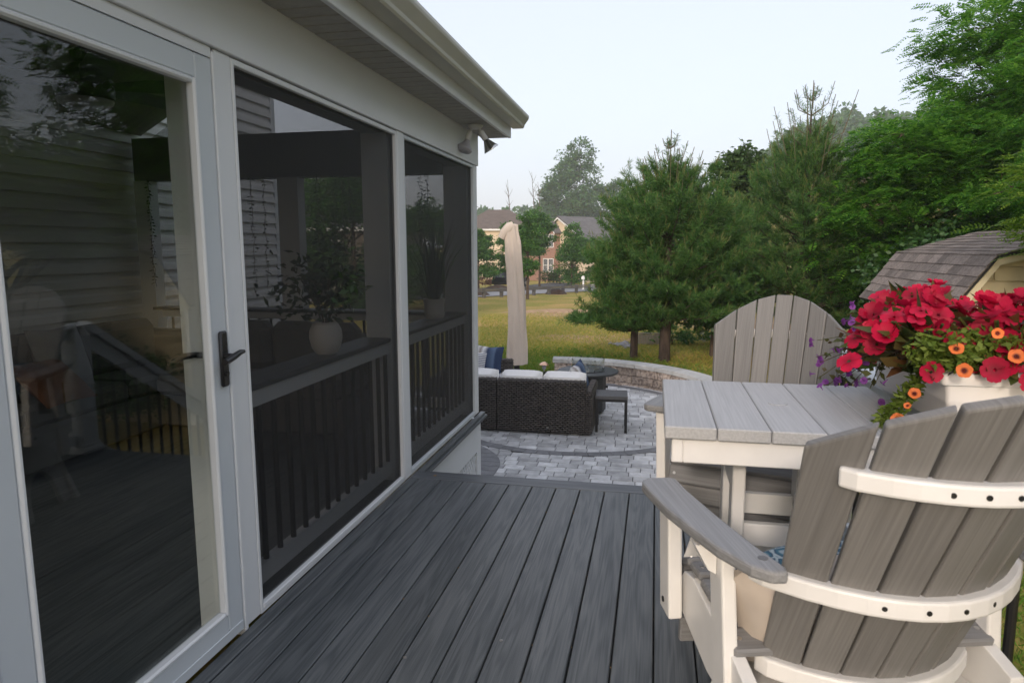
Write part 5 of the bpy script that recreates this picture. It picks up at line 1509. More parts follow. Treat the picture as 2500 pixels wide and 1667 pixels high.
def pine(label, loc, H, rad, zlow, seed, trunk_r=0.10, nwhorl=13, leader=0.9, tufts=3200, lowskirt=None, prof=(0.80, 0.96, 1.0, 0.86, 0.60, 0.36, 0.20), arms=None):
    rng = np.random.default_rng(seed)
    t_ = thing('white_pine', label, 'pine tree', loc, 0, 'white pines on the lawn')
    b_ = MB(); sh = MB()
    b_.tube([(0, 0, -0.2), (0.02, 0, H * 0.3), (0, 0.02, H * 0.65), (0, 0, H - leader * 0.4)], [trunk_r * 1.2, trunk_r, trunk_r * 0.55, trunk_r * 0.14], 9)
    pos, dirs, wt = [], [], []
    tipp, tipd = [], []
    for k in range(nwhorl):
        s_ = k / (nwhorl - 1)
        z = zlow + (H - leader - zlow) * s_ ** 0.95
        Lb = rad * float(np.interp(s_, [0, 0.15, 0.35, 0.55, 0.75, 0.9, 1.0], prof)) + 0.08
        nb = 9 if s_ < 0.75 else 7
        a0 = rng.uniform(0, 6.28)
        for j in range(nb):
            a = a0 + 6.283 * j / nb + rng.normal(0, 0.18)
            L_ = Lb * rng.uniform(0.72, 1.12)
            el = R(2 + 52 * s_ ** 1.3) + rng.normal(0, 0.08)
            pts = []
            for q in range(6):
                u = q / 5
                e = el + 0.42 * u * u
                pts.append(np.array([math.cos(a) * L_ * u * math.cos(el), math.sin(a) * L_ * u * math.cos(el), z + L_ * (math.sin(el) * u + 0.22 * u * u)]))
            b_.tube(pts, [0.020 * (1 - 0.8 * q / 5) * (1.2 - 0.7 * s_) for q in range(6)], 5, cap=False)
            ad = np.array([math.cos(a), math.sin(a), 0.0])
            nside = int(8 + 17 * L_)
            for q in range(nside):
                u = rng.uniform(0.25, 1.0)
                i0 = min(4, int(u * 5)); fr = u * 5 - i0
                p = pts[i0] * (1 - fr) + pts[i0 + 1] * fr
                sd_ = rng.choice((-1, 1)); side = np.array([-ad[1], ad[0], 0]) * sd_
                dd = unit((ad * 0.7 + side * rng.uniform(0.3, 1.2) + np.array([0, 0, rng.uniform(0.05, 0.75) + 0.5 * s_]))[None])[0]
                tl = rng.uniform(0.12, 0.36) * (0.45 + 0.75 * L_ / rad)
                for w_ in np.arange(0.08, tl + 0.05, 0.075):
                    pos.append(p + dd * w_ + rng.normal(0, 0.012, 3)); dirs.append(dd)
                tipp.append(p + dd * tl); tipd.append(unit((dd * 0.6 + np.array([0, 0, 0.8]))[None])[0])
            tipp.append(pts[-1]); tipd.append(unit((ad * 0.4 + np.array([0, 0, 1.0]))[None])[0])
    # open leader with candelabra shoots
    zt = H - leader
    for (zz, L0, nb) in (arms or ((zt - 0.75, 0.95, 8), (zt - 0.40, 0.85, 10), (zt - 0.15, 0.80, 9), (zt + leader * 0.10, 0.62, 8), (zt + leader * 0.32, 0.42, 6), (zt + leader * 0.6, 0.28, 6))):
        a0 = rng.uniform(0, 6.28)
        for j in range(nb):
            a = a0 + 6.283 * j / nb; L_ = L0 * rng.uniform(0.7, 1.15)
            p0 = np.array([0, 0, zz]); p1 = p0 + np.array([math.cos(a) * L_ * 0.52, math.sin(a) * L_ * 0.52, L_ * 0.30]); p2 = p0 + np.array([math.cos(a) * L_ * 0.70, math.sin(a) * L_ * 0.70, L_ * 0.95])
            sh.tube([p0, p1, p2], [0.011, 0.009, 0.007], 5)
            for u in np.arange(0.30, 0.9, 0.13 if L0 > 0.7 else 0.22):
                q = p0 * (1 - u) ** 2 + 2 * p1 * u * (1 - u) + p2 * u * u
                pos.append(q); dirs.append(unit((p2 - p1)[None])[0])
    sh.tube([(0, 0, zt - 0.2), (0.01, 0, zt + leader * 0.6), (0.015, 0, H)], [0.016, 0.012, 0.008], 6)
    pos = np.array(pos); dirs = np.array(dirs)
    if lowskirt is not None:
        a_, L_, z_ = lowskirt
        ad = np.array([math.cos(a_), math.sin(a_), 0.0])
        for off in (-0.35, -0.1, 0.15, 0.4):
            ad2 = np.array([math.cos(a_ + off), math.sin(a_ + off), 0.0]); LL = L_ * rng.uniform(0.8, 1.0)
            pts = [np.array([0, 0, z_]) + ad2 * LL * u + np.array([0, 0, 0.10 * math.sin(3 * u) + 0.05 * u]) for u in np.linspace(0, 1, 6)]
            b_.tube(pts, [0.028, 0.024, 0.018, 0.013, 0.009, 0.005], 6)
            ex = []
            for _ in range(95):
                u = rng.uniform(0.35, 1.0); i0 = min(4, int(u * 5)); fr = u * 5 - i0
                p = pts[i0] * (1 - fr) + pts[i0 + 1] * fr
                ex.append(p + np.array([-ad2[1], ad2[0], 0]) * rng.normal(0, 0.22) + np.array([0, 0, abs(rng.normal(0, 0.09))]))
            ex = np.array(ex)
            pos = np.concatenate([pos, ex]); dirs = np.concatenate([dirs, unit(np.tile(ad2 * 0.6 + np.array([0, 0, 0.5]), (len(ex), 1)) + rng.normal(0, 0.5, (len(ex), 3)))])
    if len(pos) > tufts:
        keep = rng.permutation(len(pos))[:tufts]; pos, dirs = pos[keep], dirs[keep]
    b_.build('trunk', M['barkd'], t_, smooth=True)
    sh.build('leader_shoot', M['twig'], t_, smooth=True)
    link('crown', quadmesh('crown', needles(pos, dirs, rng, 18, 0.115, 0.0105, 0.85), M['pine']), t_)
    tipp = np.array(tipp); tipd = np.array(tipd)
    k = rng.permutation(len(tipp))[:int(len(tipp) * 0.55)]
    link('new_shoots', quadmesh('new_shoots', needles(tipp[k], tipd[k], rng, 6, 0.15, 0.010, 0.22), M['pinetip']), t_)
    return t_

pine('rounded white pine in front of the others, its trunk just left of the far chair', (1.71, 14.6, -0.98), 4.75, 1.55, 0.95, 21, 0.105, 14, 1.25, 8000, prof=(0.85, 0.97, 1.0, 0.88, 0.64, 0.42, 0.26), arms=((2.95, 1.0, 10), (3.2, 0.95, 10), (3.45, 0.85, 9), (3.75, 0.66, 8), (4.05, 0.46, 6), (4.38, 0.26, 5)))
pine('smaller white pine with long low branches reaching left over the lawn', (1.06, 14.9, -0.98), 3.1, 0.92, 0.62, 22, 0.075, 11, 0.7, 4200, lowskirt=(R(182), 1.55, 0.72))
pine('tall white pine with sparse candelabra leader, right of the rounded one', (4.75, 16.6, -1.02), 6.05, 2.05, 0.8, 23, 0.12, 15, 1.75, 9000, prof=(0.85, 1.0, 0.90, 0.68, 0.50, 0.36, 0.26), arms=((3.7, 1.35, 8), (4.15, 1.25, 7), (4.5, 1.15, 6), (4.85, 0.85, 6), (5.3, 0.62, 6), (5.62, 0.34, 5)))

rg_ = np.random.default_rng(31)
# oak behind the pines
tree('oak_tree', 'broad leafed oak rising between the two taller pines', (4.0, 22.5, -1.2), 3.5, 0.16, crown_lobes(rg_, 22, 1.0, 2.4, 3.6, 0.62, 0.6), 13000, 0.15, 0.085, 'oak', 32)
# dark understorey of small trees
tree('understory_tree', 'dark leafy sapling under the pines with low hanging lobed leaves', (2.75, 15.6, -0.98), 1.5, 0.05, [(-0.15, -0.5, 0.95, 0.55, 0.42), (0.25, -0.2, 1.2, 0.6, 0.5), (0.5, 0.3, 1.6, 0.6, 0.5), (-0.5, 0.0, 1.25, 0.5, 0.4)], 5200, 0.12, 0.085, 'vine', 33)
tree('understory_tree', 'dark leafy thicket between the tall pine and the shed', (6.3, 18.2, -0.9), 2.2, 0.08, crown_lobes(rg_, 16, 1.6, 1.2, 1.5, 0.7), 14000, 0.12, 0.075, 'vine', 34)
tree('understory_tree', 'dark leafy thicket filling the gap behind the rounded pine', (3.1, 19.5, -1.0), 2.0, 0.07, crown_lobes(rg_, 14, 1.5, 1.4, 1.6, 0.7), 9000, 0.13, 0.08, 'vine', 35)
# black locusts
def locust(label, loc, rx, rz, zc, n, seed, lr, nf, **kw):
    r_ = np.random.default_rng(seed)
    return tree('locust_tree', label, loc, zc + rz * 0.3, 0.13, crown_lobes(r_, n, rx, rz, zc, lr, 0.25), nf, 0.075, 0.034, 'locust', seed, 'locust trees along the right edge', mode='frond', pairs=7, flen=0.30, clump=0.26, **kw)
locust('feathery locust with the lowest crown, behind the left end of the shed roof', (6.75, 15.6, -0.8), 1.25, 2.1, 3.0, 30, 41, 0.75, 9500)
L2 = locust('tall feathery locust rising above the lower one at upper right', (8.7, 16.4, -0.7), 2.0, 3.0, 4.0, 42, 42, 1.0, 12000)
copytree(L2, (10.4, 14.6, -0.6), R(130), 'tallest locust, cut by the top right corner', (1.05, 1.05, 1.22))
copytree(L2, (8.3, 13.2, -0.7), R(250), 'locust crown right behind the shed ridge', (0.72, 0.72, 0.80))
copytree(L2, (12.5, 8.0, -0.5), R(60), 'locust standing out of frame to the right, seen in the door glass', (1.1, 1.1, 1.15))
copytree(L2, (10.2, 5.2, -0.6), R(300), 'locust out of frame at right, between the two other unseen ones', (1.1, 1.1, 1.1))
copytree(L2, (14.5, 11.2, -0.4), R(20), 'locust out of frame at far right, seen high in the door glass', (1.2, 1.2, 1.35))
copytree(L2, (11.0, 2.0, -0.6), R(200), 'second locust out of frame to the right, seen in the door glass', (1.1, 1.1, 1.25))
tree('vine_thicket', 'vine covered thicket along the back of the shed roof', (6.9, 13.9, -0.8), 1.6, 0.06, [(-1.0, 0, 1.7, 0.7, 0.5), (-0.3, -0.2, 2.05, 0.7, 0.5), (0.4, 0.1, 2.25, 0.8, 0.55), (1.3, 0, 2.3, 0.8, 0.6), (2.1, 0, 2.5, 0.8, 0.6), (-0.6, 0.2, 1.0, 0.8, 0.7), (0.8, 0.2, 1.3, 0.8, 0.7)], 11000, 0.10, 0.075, 'vine', 44, cat='shrub')
VT = [o for o in bpy.data.objects if o.name == 'vine_thicket'][0]
for (x, y, rz_, lab) in [(8.6, 3.2, 80, 'thicket out of frame to the right, nearest the deck, mirrored in the door glass'), (8.0, 6.6, 20, 'thicket out of frame at right beside the shed, mirrored in the door glass'), (9.4, 0.4, 120, 'thicket out of frame to the right behind the camera, mirrored in the door glass'), (7.6, 5.0, 200, 'thicket out of frame at right between two others, mirrored in the door glass')]:
    copytree(VT, (x, y, -0.9), R(rz_), lab, 1.05)
copytree(VT, (5.7, 7.25, -0.95), 0.0, 'low thicket against the gable wall of the shed, mirrored in the door glass', (0.75, 0.6, 0.50))
# foreground locust whose branch hangs over the shed
tree('locust_tree', 'bright locust branch hanging in front of the shed at the right edge', (6.35, 6.9, -0.9), 2.6, 0.10, [(-1.22, -0.05, 2.72, 0.50, 0.36), (-0.75, 0.1, 3.0, 0.6, 0.40), (-1.10, 0.1, 2.42, 0.36, 0.22), (-0.4, -0.2, 2.6, 0.6, 0.4), (0.3, 0.2, 3.0, 0.9, 0.6)], 3800, 0.050, 0.020, 'locustb', 45, 'locust trees along the right edge', mode='frond', pairs=10, flen=0.27, clump=0.3)

# ------------------------------------------------------------------ mid and far background
gA, gB = np.array([-10.05, 45.6]), np.array([-4.75, 55.2])
gr = thing('guard_rail', 'grey guard rail along the road at the end of the lawn', 'guard rail')
gdir = (gB - gA) / 6
for k in range(-9, 8):
    p = gA + gdir * k; z = float(terrain(p[0], p[1]))
    MB().cbox(-0.10, 0.10, -0.10, 0.10, -0.3, 0.68, 0.01).build('post', M['galv'], gr, loc=(p[0], p[1], z), rot=(0, 0, math.atan2(gdir[1], gdir[0])))
for k in range(-9, 7):
    p, q = gA + gdir * k, gA + gdir * (k + 1)
    nrm = np.array([gdir[1], -gdir[0]]) / np.linalg.norm(gdir) * 0.13
    zp, zq = float(terrain(*p)), float(terrain(*q))
    for dz, hh in ((0.60, 0.11), (0.46, 0.11)):
        MB().bar((p[0] + nrm[0], p[1] + nrm[1], zp + dz), (q[0] + nrm[0], q[1] + nrm[1], zq + dz), 0.05, hh).build('rail', M['galv'], gr)
u2 = gdir / np.linalg.norm(gdir); n2 = np.array([-u2[1], u2[0]])
def slab(name, pts, dz, m_, lab):
    b_ = MB()
    b_.v = [(p[0], p[1], float(terrain(p[0], p[1])) + dz) for p in pts]; b_.f = [tuple(range(len(pts)))]
    return struct(b_.build(name, m_), lab)
def strip_on(name, off0, off1, t0, t1, dz, m_, lab, step=3.0):
    b_ = MB(); ts = np.arange(t0, t1 + 0.01, step)
    for tt in ts:
        for of in np.linspace(off0, off1, 4):
            p = gA + u2 * tt + n2 * of
            b_.v.append((p[0], p[1], float(terrain(p[0], p[1])) + dz))
    for i in range(len(ts) - 1):
        for j in range(3): b_.f.append((i * 4 + j, i * 4 + j + 1, i * 4 + 4 + j + 1, i * 4 + 4 + j))
    return struct(b_.build(name, m_, smooth=True), lab)
strip_on('road', 0.9, 7.5, -40, 45, 0.05, M['road'], 'light grey road beyond the guard rail')
strip_on('kerb', 7.5, 7.7, -40, 45, 0.14, M['concrete'], 'pale kerb on the far side of the road')
strip_on('sidewalk', 9.0, 10.4, -40, 45, 0.05, M['concrete'], 'pale concrete pavement before the houses')
# driveway
drv = MB()
for k in range(8):
    for s_ in (-1, 1):
        p = np.array([-10.6, 61.0]) + np.array([0.10, 1.0]) * k * 2.6 + np.array([1.0, -0.1]) * s_ * 1.7
        drv.v.append((p[0], p[1], float(terrain(p[0], p[1])) + 0.10))
for k in range(7): drv.f.append((2 * k, 2 * k + 1, 2 * k + 3, 2 * k + 2))
struct(drv.build('driveway', M['asphalt']), 'black asphalt driveway leading to the brick gabled house')
# mulch rings
for (x, y, r_, lab) in [(-12.5, 60.5, 1.3, 'dark mulch mound around the leftmost street tree'), (-6.1, 53.0, 0.9, 'dark mulch mound at the right end of the guard rail'), (-11.6, 49.0, 1.2, 'dark mulch mound behind the guard rail by the porch post')]:
    o = MB().lathe([(r_, -0.05), (r_ * 0.7, 0.22), (r_ * 0.25, 0.36), (0.02, 0.38)], 18).build('mulch_mound', M['mulch'], None, loc=(x, y, float(terrain(x, y)) + 0.05)); struct(o, lab)

# houses
def gable_house(name, label, loc, rz, L_, W_, z0, ze, zr, wallm, roofm, extra=None, over=0.35):
    t_ = thing(name, label, 'house', loc, rz)
    MB().prism([(-W_ / 2, z0), (W_ / 2, z0), (W_ / 2, ze), (0, zr), (-W_ / 2, ze)], 0, L_, axis=0).build('wall', wallm, t_)
    k = (zr - ze) / (W_ / 2)
    for s_ in (-1, 1):
        MB().prism([(s_ * (W_ / 2 + over), ze - k * over + 0.02), (0, zr + 0.02), (0, zr + 0.22), (s_ * (W_ / 2 + over), ze - k * over + 0.2)], -over, L_ + over, axis=0).build('roof', roofm, t_)
        MB().prism([(s_ * (W_ / 2 + over), ze - k * over - 0.14), (0, zr - 0.14), (0, zr + 0.018), (s_ * (W_ / 2 + over), ze - k * over + 0.018)], -over - 0.06, -over, axis=0).build('rake_board', M['trimw'], t_)
    return t_
def window(par, mtx, w_, h_, shutters=False):
    f_ = MB().box(-w_ / 2 - 0.08, w_ / 2 + 0.08, -0.05, 0.02, -0.08, 0.0, mtx).box(-w_ / 2 - 0.08, w_ / 2 + 0.08, -0.05, 0.02, h_, h_ + 0.08, mtx).box(-w_ / 2 - 0.08, -w_ / 2, -0.05, 0.02, 0, h_, mtx).box(w_ / 2, w_ / 2 + 0.08, -0.05, 0.02, 0, h_, mtx)
    f_.box(-w_ / 2, w_ / 2, -0.04, 0.0, h_ / 2 - 0.03, h_ / 2 + 0.03, mtx)
    for k in (1, 2): f_.box(-w_ / 2 + w_ * k / 3 - 0.015, -w_ / 2 + w_ * k / 3 + 0.015, -0.035, 0.0, 0, h_, mtx)
    o = f_.build('window', M['trimw'], par)
    MB().box(-w_ / 2, w_ / 2, -0.02, 0.01, 0, h_, mtx).build('pane', M['glass'], o)
ang = math.atan2(0.75, 0.66)
hB = gable_house('brick_house', 'cream gabled house with a brick front wing and grey roof across the road', (-10.7, 88, 0), ang, 16, 10.6, -3.2, 2.1, 5.15, M['housecream'], M['roofgrey'])
# brick wing: local axes x=ridge direction, y=left; its gable end faces -x
WY = 1.12
wg = MB().prism([(WY - 1.25, -3.2), (WY + 1.25, -3.2), (WY + 1.25, 3.45), (WY, 5.02), (WY - 1.25, 3.45)], -0.9, -0.01, axis=0).build('brick_wing', M['brick'], hB)
for s_ in (-1, 1):
    MB().prism([(WY + s_ * 1.5, 3.15), (WY, 5.04), (WY, 5.20), (WY + s_ * 1.5, 3.31)], -1.15, 2.0, axis=0).build('wing_roof', M['roofgrey'], hB)
    MB().prism([(WY + s_ * 1.5, 3.00), (WY, 4.90), (WY, 5.035), (WY + s_ * 1.5, 3.145)], -1.21, -1.152, axis=0).build('rake_board', M['trimw'], hB)
Q = Matrix.Rotation(R(-90), 4, 'Z')
for yy in (WY - 0.55, WY + 0.55):
    window(hB, Matrix.Translation((-0.91, yy, 1.45)) @ Q, 0.8, 1.55)
    window(hB, Matrix.Translation((-0.91, yy, -1.7)) @ Q, 0.8, 1.6)
window(hB, Matrix.Translation((-0.02, -2.6, 0.2)) @ Q, 0.9, 1.4)
# left continuation of the brick front with low grey roof
MB().box(-0.7, -0.012, 2.45, 7.5, -3.2, 1.2).build('front_wall', M['brick'], hB)
MB().prism([(-1.8, 1.15), (0.5, 3.2), (0.5, 3.4), (-1.8, 1.35)], 2.4, 7.8, axis=1).build('porch_roof', M['roofgrey'], hB)
def hip_house(name, label, loc, rz, L_, W_, z0, ze, zr, wallm, roofm, hipl):
    t_ = thing(name, label, 'house', loc, rz)
    MB().box(-L_ / 2, L_ / 2, -W_ / 2, W_ / 2, z0, ze).build('wall', wallm, t_)
    o_ = 0.5
    b_ = MB(); b_.v = [(-L_ / 2 - o_, -W_ / 2 - o_, ze), (L_ / 2 + o_, -W_ / 2 - o_, ze), (L_ / 2 + o_, W_ / 2 + o_, ze), (-L_ / 2 - o_, W_ / 2 + o_, ze), (-L_ / 2 + hipl, 0, zr), (L_ / 2 - hipl, 0, zr)]
    b_.f = [(0, 1, 5, 4), (1, 2, 5), (2, 3, 4, 5), (3, 0, 4), (3, 2, 1, 0)]
    b_.build('roof', roofm, t_)
    MB().box(-L_ / 2 - o_ - 0.02, L_ / 2 + o_ + 0.02, -W_ / 2 - o_ - 0.02, W_ / 2 + o_ + 0.02, ze - 0.22, ze - 0.002).build('eave_trim', M['trimw'], t_)
    return t_
hA = hip_house('hip_roof_house', 'house with a brown hipped roof rising behind the street trees', (-20.8, 97, 0), R(12), 11, 9, -3.2, 3.9, 6.75, M['housecream'], M['roofbrown'], 4.0)
window(hA, Matrix.Translation((2.5, -4.5, 0.8)), 0.9, 1.5)
hC = hip_house('neighbour_house', 'neighbouring house with a dark roof seen through the porch screens', (-20.5, 42, 0), R(14), 13, 10, -2.4, 2.6, 5.9, M['taupewall'], M['roofgrey'], 5.0)
for x in (2.0, 4.6): window(hC, Matrix.Translation((x, -5.0, 0.3)), 1.0, 1.5)

# parked car and mailbox
cr_ = thing('parked_car', 'dark parked car half hidden by the young street tree', 'car', (-11.9, 63.5, float(terrain(-11.9, 63.5)) + 0.1), R(75))
MB().prism([(-2.2, 0.35), (2.2, 0.35), (2.25, 0.75), (1.3, 0.95), (0.7, 1.45), (-1.4, 1.48), (-2.1, 1.0), (-2.25, 0.7)], -0.9, 0.9, axis=1).build('body', M['carpaint'], cr_, bevel=0.06)
MB().prism([(1.15, 0.98), (0.65, 1.40), (-1.35, 1.43), (-1.9, 1.02)], -0.905, 0.905, axis=1).build('window', M['glass'], cr_)
for x in (-1.4, 1.4):
    for y in (-0.82, 0.82):
        o = MB().lathe([(0.34, -0.1), (0.36, 0), (0.34, 0.1)], 18, Matrix.Translation((x, y, 0.36)) @ Matrix.Rotation(R(90), 4, 'X')).build('wheel', M['black'], cr_)
        MB().lathe([(0.2, -0.12), (0.2, 0.12)], 12, Matrix.Translation((x, y, 0.36)) @ Matrix.Rotation(R(90), 4, 'X')).build('rim', M['steel'], o)
mbx = thing('mailbox', 'white mailbox on a post beside the road, left of the rounded pine', 'mailbox', (-4.9, 62.0, float(terrain(-4.9, 62))))
MB().cbox(-0.07, 0.07, -0.07, 0.07, 0, 1.25, 0.01).build('post', M['trimw'], mbx)
MB().prism([(-0.13, 0.95), (0.13, 0.95), (0.13, 1.15), (0.08, 1.23), (-0.08, 1.23), (-0.13, 1.15)], -0.45, 0.1, axis=1).build('box', M['trimw'], mbx)

# street trees
def pear(label, loc, H, rx, seed, nl=5200, zl=0.9, leaf='pear', size=0.20, taper=0.55):
    r_ = np.random.default_rng(seed)
    return tree('street_tree', label, loc, H * 0.6, 0.09, crown_lobes(r_, 16, rx, (H - zl) / 2, zl + (H - zl) / 2, rx * 0.48, taper), nl, size, size * 0.6, leaf, seed, 'street trees across the lawn')
def gz(x, y): return float(terrain(x, y))
pear('slender young tree with light open crown just behind the covered umbrella', (-6.7, 44, gz(-6.7, 44)), 5.7, 1.15, 51, 9000, 1.6, size=0.17)
pear('round dense tree in front of the cream gabled house', (-6.2, 64, gz(-6.2, 64)), 5.5, 2.0, 52, 14000, 0.9)
pear('bushy street tree hard against the porch corner post', (-14.2, 60, gz(-14.2, 60)), 5.4, 1.7, 53, 12000, 0.9)
pear('street tree between the porch corner post and the umbrella cover', (-12.0, 64, gz(-12, 64)), 6.0, 1.5, 54, 10000, 1.2)
pear('taller loose tree right of the umbrella top, before the brick wing', (-9.6, 66, gz(-9.6, 66)), 7.6, 1.5, 55, 9000, 2.2)
pear('small round tree behind the left edge of the rounded pine', (-4.1, 66, gz(-4.1, 66)), 4.6, 1.5, 56, 8000, 0.7)
pear('broad tree seen through the wide porch screen', (-9.6, 24, gz(-9.6, 24)), 5.4, 2.6, 57, 20000, 0.4, size=0.17)
pear('second tree seen through the porch screens, nearer the neighbour house', (-9.9, 33, gz(-9.9, 33)), 4.9, 2.0, 58, 13000, 0.4, size=0.18)
o = tree('red_shrub', 'low reddish shrub beside the house drive, near the porch corner', (-14.0, 64, gz(-14, 64)), 0.5, 0.04, [(-0.5, 0, 0.6, 0.7, 0.5), (0.4, 0, 0.7, 0.8, 0.55)], 900, 0.16, 0.10, 'redleaf', 59, cat='shrub')
tree('evergreen_shrub', 'dark shrub mass at the foot of the brick wing', (-9.0, 76, gz(-9, 76)), 0.6, 0.05, [(-1.2, 0, 0.8, 1.0, 0.8), (0.2, 0, 0.9, 1.1, 0.9), (1.5, 0, 0.7, 0.9, 0.7)], 2600, 0.2, 0.12, 'oak', 60, cat='shrub')
tree('green_shrub', 'leafy green shrub on the lawn between the two pine trunks', (1.95, 18.6, gz(1.95, 18.6)), 0.25, 0.02, [(-0.35, 0, 0.22, 0.34, 0.25), (0.15, 0, 0.28, 0.40, 0.28), (0.6, 0.1, 0.2, 0.34, 0.22)], 1500, 0.085, 0.055, 'pear', 61, cat='shrub')
# far trees
def fartree(label, loc, H, rx, seed, nl, zl, size=0.45, taper=0.7, n=26, lr=0.4):
    r_ = np.random.default_rng(seed)
    return tree('far_tree', label, loc, H * 0.55, 0.3, crown_lobes(r_, n, rx, (H - zl) / 2, zl + (H - zl) / 2, rx * lr, taper), nl, size, size * 0.65, 'farleaf', seed, 'hazy tall trees behind the houses')
K = 1.75
for (lab, x, y, zt, rx, sd_, nl, tp) in [('tall hazy tree with a pointed crown behind the gabled house', -11.3, 111, 18.0, 5.6, 71, 17000, 0.72), ('hazy round tree on the left flank of the tall pointed one', -15.6, 113, 10.4, 4.2, 72, 9000, 0.45),
        ('hazy round tree on the right flank of the tall pointed one', -5.6, 114, 12.2, 4.0, 73, 9500, 0.45), ('hazy lower tree beside the rounded pine top', -1.6, 118, 10.6, 4.0, 74, 8000, 0.45)]:
    x2, y2, z2 = 1.485 + (x - 1.485) * K, y * K, 1.43 + (zt - 1.43) * K
    g0 = gz(x2, y2)
    fartree(lab, (x2, y2, g0), z2 - g0, rx * K, sd_, nl, 3.0, size=0.72, taper=tp)
# bare dead tree tops
bt = thing('bare_tree', 'thin leafless tree tops rising above the brown hipped roof', 'tree', (-33.0, 188, -2.0))
bt.scale = (1.7, 1.7, 1.62)
b_ = MB(); rr = np.random.default_rng(80)
for (x, h_) in ((-3.4, 13.5), (0.6, 14.6), (1.6, 13.0)):
    b_.tube([(x, 0, 0), (x + 0.2, 0, h_ * 0.6), (x - 0.2, 0, h_)], [0.15, 0.08, 0.02], 5)
    for k in range(7):
        z = h_ * rr.uniform(0.55, 0.92); s_ = rr.choice((-1, 1))
        b_.tube([(x, 0, z), (x + s_ * rr.uniform(0.4, 0.9), 0, z + rr.uniform(0.8, 1.8))], [0.04, 0.012], 4)
b_.build('branches', M['bark'], bt)
# far wood on the hill: one mass
def wood(name, n, fx, fy, seed, nl, size, hr, label):
    rng = np.random.default_rng(seed); Vs = []; tr = MB()
    for k in range(n):
        x, y = fx(rng), fy(rng)
        z = gz(x, y); H = rng.uniform(*hr); r_ = H * 0.30
        tr.tube([(x, y, z - 0.5), (x, y, z + H * 0.7)], [0.25, 0.1], 5)
        m_ = nl
        d_ = rvec(m_, rng); rad = rng.uniform(0.5, 1.0, (m_, 1)) ** 0.5
        lob = 1 + 0.25 * np.sin(d_[:, :1] * 5 + k) * np.cos(d_[:, 1:2] * 6 + d_[:, 2:] * 4)
        P = d_ * rad * lob * np.array([r_, r_, H * 0.36]) + np.array([x, y, z + H * 0.62])
        Vs.append(leaves(P, size, size * 0.7, rng, up=0.45, out=d_ * 0.5))
    o = link(name, quadmesh(name, np.concatenate(Vs), M['farleaf'])); o['kind'] = 'stuff'; o['label'] = label
    k_ = tr.build('trunks', M['bark'], o); k_['kind'] = 'stuff'
wood('hill_wood', 130, lambda r_: r_.uniform(22, 190), lambda r_: r_.uniform(225, 330), 91, 420, 2.0, (13, 19), 'hazy wood covering the hill behind the pines')
wood('horizon_wood', 60, lambda r_: r_.uniform(-150, 40), lambda r_: r_.uniform(250, 330), 92, 300, 2.2, (13, 18), 'pale line of distant trees on the horizon at left')

# small retaining timber and field stones on the lawn
tmb = thing('timber_edging', 'short run of upright weathered timbers on the lawn between the pine trunks', 'edging', (1.28, 18.3, gz(1.28, 18.3)))
for k in range(9):
    MB().cbox(-0.28 + 0.07 * k, -0.215 + 0.07 * k, -0.02, 0.02, -0.1, 0.27 + 0.01 * (k % 3), 0.004).build('board', M['timber'], tmb)
MB().cbox(-0.30, 0.37, -0.03, 0.03, 0.295, 0.325, 0.004).build('top_board', M['timber'], tmb)
st_ = MB(); rr = random.Random(12)
def rock(mb, x, y, z, s_):
    base = len(mb.v)
    bm = bmesh.new(); bmesh.ops.create_icosphere(bm, subdivisions=1, radius=s_)
    for v in bm.verts: v.co = Vector((v.co.x * rr.uniform(0.8, 1.3), v.co.y * rr.uniform(0.8, 1.2), v.co.z * rr.uniform(0.5, 0.9)))
    bm.verts.index_update()
    mb.add([v.co + Vector((x, y, z)) for v in bm.verts], [[v.index for v in f.verts] for f in bm.faces]); bm.free()
for k in range(70):
    if k < 30: x, y = 0.72 + rr.gauss(0, 0.16), 17.9 + rr.gauss(0, 0.35)
    else: x, y = 2.7 + rr.gauss(0, 0.5), 20.6 + rr.gauss(0, 0.5)
    rock(st_, x, y, gz(x, y) + 0.01, rr.uniform(0.04, 0.10))
o = st_.build('rubble', M['rock']); o['kind'] = 'stuff'; o['label'] = 'scattered grey field stones on the lawn near the timber edging'

# ------------------------------------------------------------------ shed
sh = thing('garden_shed', 'small cream shed with a brown shingled gambrel roof behind the flowers', 'shed')
SX, SY0, SY1 = 5.93, 7.90, 10.95
WXL = 4.60; HWW = SX - WXL
ze_, zk, zr_ = 0.69, 1.33, 1.62               # eave, knee, ridge heights
xe_, xk = 4.46, 4.905
def gam(inset): return [(SX - HWW, -1.0), (SX + HWW, -1.0), (SX + HWW, ze_ + 0.05), (2 * SX - xk - 0.05, zk - 0.10), (SX, zr_ - 0.09), (xk + 0.05, zk - 0.10), (SX - HWW, ze_ + 0.05)]
MB().prism(gam(0), SY0 + 0.14, SY1 - 0.1, axis=1).build('wall', M['creamsiding'], sh)
lap = [(0.0, 0.0), (-0.030, 0.0), (-0.031, 0.005), (-0.008, 0.138), (0.0, 0.148)]
for k in range(18):
    z = -1.0 + 0.148 * k
    zt = z + 0.074
    if zt < ze_ + 0.05: hw = HWW - 0.05
    elif zt < zk - 0.10: hw = HWW - 0.05 - (zt - ze_ - 0.05) / (zk - 0.15 - ze_) * (HWW - (SX - xk - 0.05))
    else: hw = (SX - xk - 0.05) * max(0, (zr_ - 0.09 - zt) / (zr_ - zk + 0.01)) - 0.05
    if hw < 0.1: continue
    MB().prism([(SY0 + 0.138 + a, z + c_) for (a, c_) in lap], SX - hw, SX + hw, axis=0).build('siding_board', M['creamsiding'], sh)
